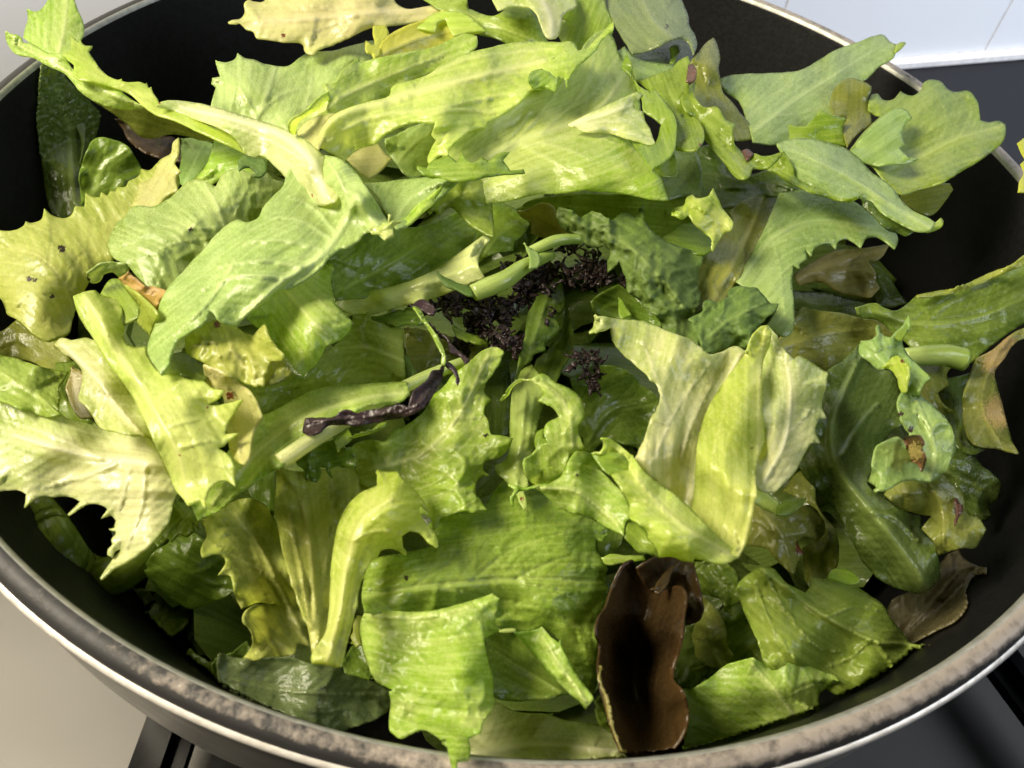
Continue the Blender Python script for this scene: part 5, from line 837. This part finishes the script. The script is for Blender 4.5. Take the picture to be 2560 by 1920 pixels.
for _o, _z, _p, _l in (
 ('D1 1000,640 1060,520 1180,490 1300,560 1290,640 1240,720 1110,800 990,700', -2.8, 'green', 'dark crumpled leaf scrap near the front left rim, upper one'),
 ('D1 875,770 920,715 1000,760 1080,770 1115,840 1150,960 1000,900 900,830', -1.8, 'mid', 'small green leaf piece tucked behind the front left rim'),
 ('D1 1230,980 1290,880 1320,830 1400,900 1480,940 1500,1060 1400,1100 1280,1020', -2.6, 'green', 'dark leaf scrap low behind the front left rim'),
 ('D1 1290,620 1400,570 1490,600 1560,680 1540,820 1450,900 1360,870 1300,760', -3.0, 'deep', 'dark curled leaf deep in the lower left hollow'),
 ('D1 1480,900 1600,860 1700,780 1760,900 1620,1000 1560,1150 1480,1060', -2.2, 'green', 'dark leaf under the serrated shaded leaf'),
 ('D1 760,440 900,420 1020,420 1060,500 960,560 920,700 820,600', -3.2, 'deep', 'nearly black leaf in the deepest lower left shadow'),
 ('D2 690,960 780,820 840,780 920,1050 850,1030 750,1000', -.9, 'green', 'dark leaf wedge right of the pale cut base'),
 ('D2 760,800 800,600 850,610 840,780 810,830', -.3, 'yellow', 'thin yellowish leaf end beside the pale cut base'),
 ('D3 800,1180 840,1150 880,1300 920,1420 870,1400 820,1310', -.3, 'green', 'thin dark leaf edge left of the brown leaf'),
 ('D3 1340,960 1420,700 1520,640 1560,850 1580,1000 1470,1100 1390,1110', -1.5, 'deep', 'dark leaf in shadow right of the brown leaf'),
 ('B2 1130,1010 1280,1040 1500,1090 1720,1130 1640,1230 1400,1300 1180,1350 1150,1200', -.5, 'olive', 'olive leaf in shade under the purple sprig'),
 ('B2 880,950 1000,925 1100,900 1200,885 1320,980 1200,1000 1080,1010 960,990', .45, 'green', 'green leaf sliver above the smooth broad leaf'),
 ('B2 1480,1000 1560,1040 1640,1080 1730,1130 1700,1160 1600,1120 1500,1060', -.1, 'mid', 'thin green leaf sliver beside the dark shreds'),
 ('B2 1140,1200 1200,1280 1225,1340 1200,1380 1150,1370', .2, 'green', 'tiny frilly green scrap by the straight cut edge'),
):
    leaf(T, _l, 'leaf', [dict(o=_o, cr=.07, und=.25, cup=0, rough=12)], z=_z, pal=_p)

# --- stems and shreds
e = strand('leaf_stalk', 'C1 250,960,0 330,1100,.1 420,1290,.2 530,1440,.2 660,1490,.2 820,1480,.3 960,1390,.3 1070,1270,.2', (2.5, 3.6, 4.2, 4.4, 4.2, 3.8, 3.0), 'green', z=-2.4); tag(e, 'dark green bent leaf stem in the shadowed lower left', 'stem', 'salad leaves heaped in the pan')
e = strand('leaf_stalk', 'B2 1612,780,.1 1700,745,.15 1830,690,.2 1960,600,.15 2080,545,.1 2160,515,0', (1.8, 2.0, 1.9, 1.7, 1.4, 1.0), 'stem', z=1.0); tag(e, 'pale green cut stem with flap over the purple shreds', 'stem', 'salad leaves heaped in the pan')
leaf_flap = panel_mesh('cut_flap', 'B2 1355,632 1400,660 1500,708 1600,748 1612,800 1580,800 1500,762 1412,732 1380,690', z=1.25, lift=.6, pal='wilt', parent=e, grid=13)
panel_mesh('side_flap', 'B3 298,440 350,468 400,500 414,560 405,600 340,612 345,540 330,490', z=1.35, lift=.6, pal='sage', parent=e, grid=13)
e = strand('leaf_stalk', 'B3 330,500,0 420,460,.1 520,420,.15 620,408,.1 700,412,0', (1.0, 1.2, 1.3, 1.2, 1.0), 'stem', z=1.1); tag(e, 'thin curved green stem under the wilted leaf', 'stem', 'salad leaves heaped in the pan')
e = strand('leaf_stalk', 'C2 275,705,.42 400,620,.42 540,530,.36 700,440,.2 900,320,-.05 1150,180,-.1 1350,90,-.15 1560,10,-.3', (1.5, 1.5, 1.45, 1.4, 1.35, 1.3, 1.3, 1.2), 'pale', z=.52); tag(e, 'thin pale straight stalk running under the purple sprig', 'stem', 'salad leaves heaped in the pan')
e = leaf('purple_sprig', 'twisted purple leaf sprig with green midrib across the centre', 'leaf sprig', [
 dict(o='C2 1390,60 1420,20 1395,130 1340,230 1280,320 1200,370 1140,395 1060,410 900,440 740,450 600,460 540,500 490,525 430,500 450,400 540,398 670,385 680,365 750,352 790,372 860,352 1000,330 1100,300 1060,290 1160,330 1210,200 1250,170 1310,120 1330,70', d='C2 1400,60,.1 1200,330,.2 1150,380,0 900,390,.2 700,420,.1 460,460,.15', v=['C2 470,430 760,400 1100,360 1250,290 1400,60'], vw=9, cr=.03, cup=0, grid=13, rough=4),
 dict(n='green_midrib', z=1.2, o='B2 1195,870 1230,880 1300,985 1370,1090 1410,1170 1425,1260 1415,1285 1390,1265 1395,1200 1340,1100 1270,990', pal='stem', grid=11, cup=.2),
 dict(n='side_shoot', z=1.1, o='B2 1300,990 1360,1040 1440,1110 1500,1170 1555,1210 1590,1245 1560,1265 1520,1210 1460,1190 1420,1110 1380,1090', grid=11, cr=.05),
 dict(n='claw', z=1.2, o='B2 1405,1265 1440,1255 1490,1300 1515,1360 1518,1400 1505,1422 1495,1405 1500,1370 1475,1320 1430,1290', grid=10),
 dict(n='top_curl', z=1.0, o='B2 1190,875 1215,840 1260,825 1310,850 1350,890 1340,930 1300,925 1250,900 1220,890', grid=12, cr=.06),
 dict(n='torn_shred', z=1.05, o='C2 1195,275 1220,200 1260,180 1310,185 1290,220 1250,215 1235,250', grid=10, cr=.05)],
 z=1.05, pal='purple')
# fine purple shreds: nobody could count them
rng = random.Random(4)
vs = []; fs = []; at = []
REG = parse('B3 20,500 300,460 560,480 780,480 860,520 980,600 1000,720 860,780 700,800 700,1000 760,1150 860,1250 700,1250 640,1000 560,760 420,680 380,800 330,920 250,1100 150,1250 40,1150 -100,1080 -240,1060 -330,900 -150,760 0,820 100,700')[:, :2]
lo, hi = REG.min(0), REG.max(0); cnt = 0
def ribbon(path, offs, w0, ragged):
    b0 = len(vs); n = len(path); path = np.array(path); tg = np.gradient(path, axis=0); tg /= np.hypot(tg[:, 0], tg[:, 1])[:, None]+1e-6
    nr = np.c_[-tg[:, 1], tg[:, 0]]; pts = []; of = []
    for i in range(n):
        t = i/(n-1); w_ = w0*(1-t)**.6*(.35+.65*min(1, t*4))*(1+ragged*rng.uniform(-1, 1)); ed = rng.uniform(-.05, .05)
        pts += [path[i]+nr[i]*w_, path[i], path[i]-nr[i]*w_*(1+ragged*rng.uniform(-.6, .6))]; of += [offs[i]+ed, offs[i]-.03, offs[i]-ed+.03]
    Q = unproject(np.array(pts), np.array(of)); vs.extend(tuple(v_) for v_ in Q)
    for i in range(n-1):
        for k_ in range(2):
            q = b0+3*i+k_; fs.append((q, q+1, q+4, q+3))
while cnt < 55:
    p = np.array([rng.uniform(lo[0], hi[0]), rng.uniform(lo[1], hi[1])])
    if not inside(p[None], REG)[0]: continue
    cnt += 1
    a_ = rng.uniform(0, 6.28); L_ = rng.uniform(150, 320); bend = rng.uniform(-1.6, 1.6); zz = rng.uniform(-2.2, -.35); n = 12
    q = p.copy(); path = []; offs = []
    for i in range(n):
        t = i/(n-1); a2 = a_+bend*t; q = q+np.array([math.cos(a2), math.sin(a2)])*L_/n; path.append(q.copy()); offs.append(zz+.3*math.sin(t*2.6))
    ribbon(path, offs, rng.uniform(4, 7), .1)
    for i in range(1, n-1):                       # leaflets on both sides of the thin stem
        for sg in (-1, 1):
            if rng.random() < .45: continue
            a2 = a_+bend*i/(n-1)+sg*rng.uniform(.6, 1.2); ll = rng.uniform(60, 150)*(1-.5*i/n); bb = rng.uniform(-1.4, 1.4)
            r_ = path[i].copy(); pp = []; oo = []
            for k_ in range(6):
                a3 = a2+bb*k_/5; r_ = r_+np.array([math.cos(a3), math.sin(a3)])*ll/6; pp.append(r_.copy()); oo.append(offs[i]+.14*math.sin(k_*.6)*sg*rng.uniform(.2, 1))
            ribbon(pp, oo, rng.uniform(13, 30), .35)
ob = mesh_obj('purple_leaf_shreds', vs, fs, leaf_material('purple')); tag(ob, 'dark purple frilly leaf shreds in the central hollow', 'leaf shreds', kind='stuff')
uvl = ob.data.uv_layers.new(name='uv'); 
li = np.zeros(len(ob.data.loops), np.int32); ob.data.loops.foreach_get('vertex_index', li); VV = np.array(vs)
uvl.data.foreach_set('uv', (VV[li][:, :2]*250).astype(np.float32).ravel())
sm = ob.modifiers.new('thickness', 'SOLIDIFY'); sm.thickness = .0004
# the buried leaves that fill the pan under the visible ones
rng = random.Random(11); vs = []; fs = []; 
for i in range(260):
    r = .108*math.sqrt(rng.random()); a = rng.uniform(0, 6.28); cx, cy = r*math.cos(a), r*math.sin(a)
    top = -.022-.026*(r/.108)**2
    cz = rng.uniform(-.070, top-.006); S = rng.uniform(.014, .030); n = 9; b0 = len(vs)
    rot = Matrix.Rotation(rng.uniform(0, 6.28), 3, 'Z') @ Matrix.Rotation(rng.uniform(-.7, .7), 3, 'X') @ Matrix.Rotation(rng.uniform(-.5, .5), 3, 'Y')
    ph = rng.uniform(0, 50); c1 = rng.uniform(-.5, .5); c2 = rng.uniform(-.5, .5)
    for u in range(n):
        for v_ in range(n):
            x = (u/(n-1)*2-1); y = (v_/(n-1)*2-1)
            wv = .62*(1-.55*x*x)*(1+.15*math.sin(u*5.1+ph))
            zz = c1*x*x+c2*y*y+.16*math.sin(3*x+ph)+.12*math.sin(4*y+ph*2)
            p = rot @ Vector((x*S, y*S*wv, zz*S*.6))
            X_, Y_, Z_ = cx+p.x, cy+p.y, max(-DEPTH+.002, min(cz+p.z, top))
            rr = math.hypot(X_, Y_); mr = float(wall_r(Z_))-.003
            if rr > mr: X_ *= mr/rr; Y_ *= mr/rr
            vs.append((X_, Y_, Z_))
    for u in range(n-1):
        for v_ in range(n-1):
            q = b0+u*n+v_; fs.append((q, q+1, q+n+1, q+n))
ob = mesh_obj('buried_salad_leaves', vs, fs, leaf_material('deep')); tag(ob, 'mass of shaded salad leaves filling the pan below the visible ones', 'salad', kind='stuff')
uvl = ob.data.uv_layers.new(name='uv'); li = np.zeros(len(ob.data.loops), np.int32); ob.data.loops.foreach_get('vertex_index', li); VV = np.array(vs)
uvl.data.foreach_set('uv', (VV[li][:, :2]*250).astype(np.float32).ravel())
print('TRIS', STATS[0], 'objects', len(bpy.data.objects))
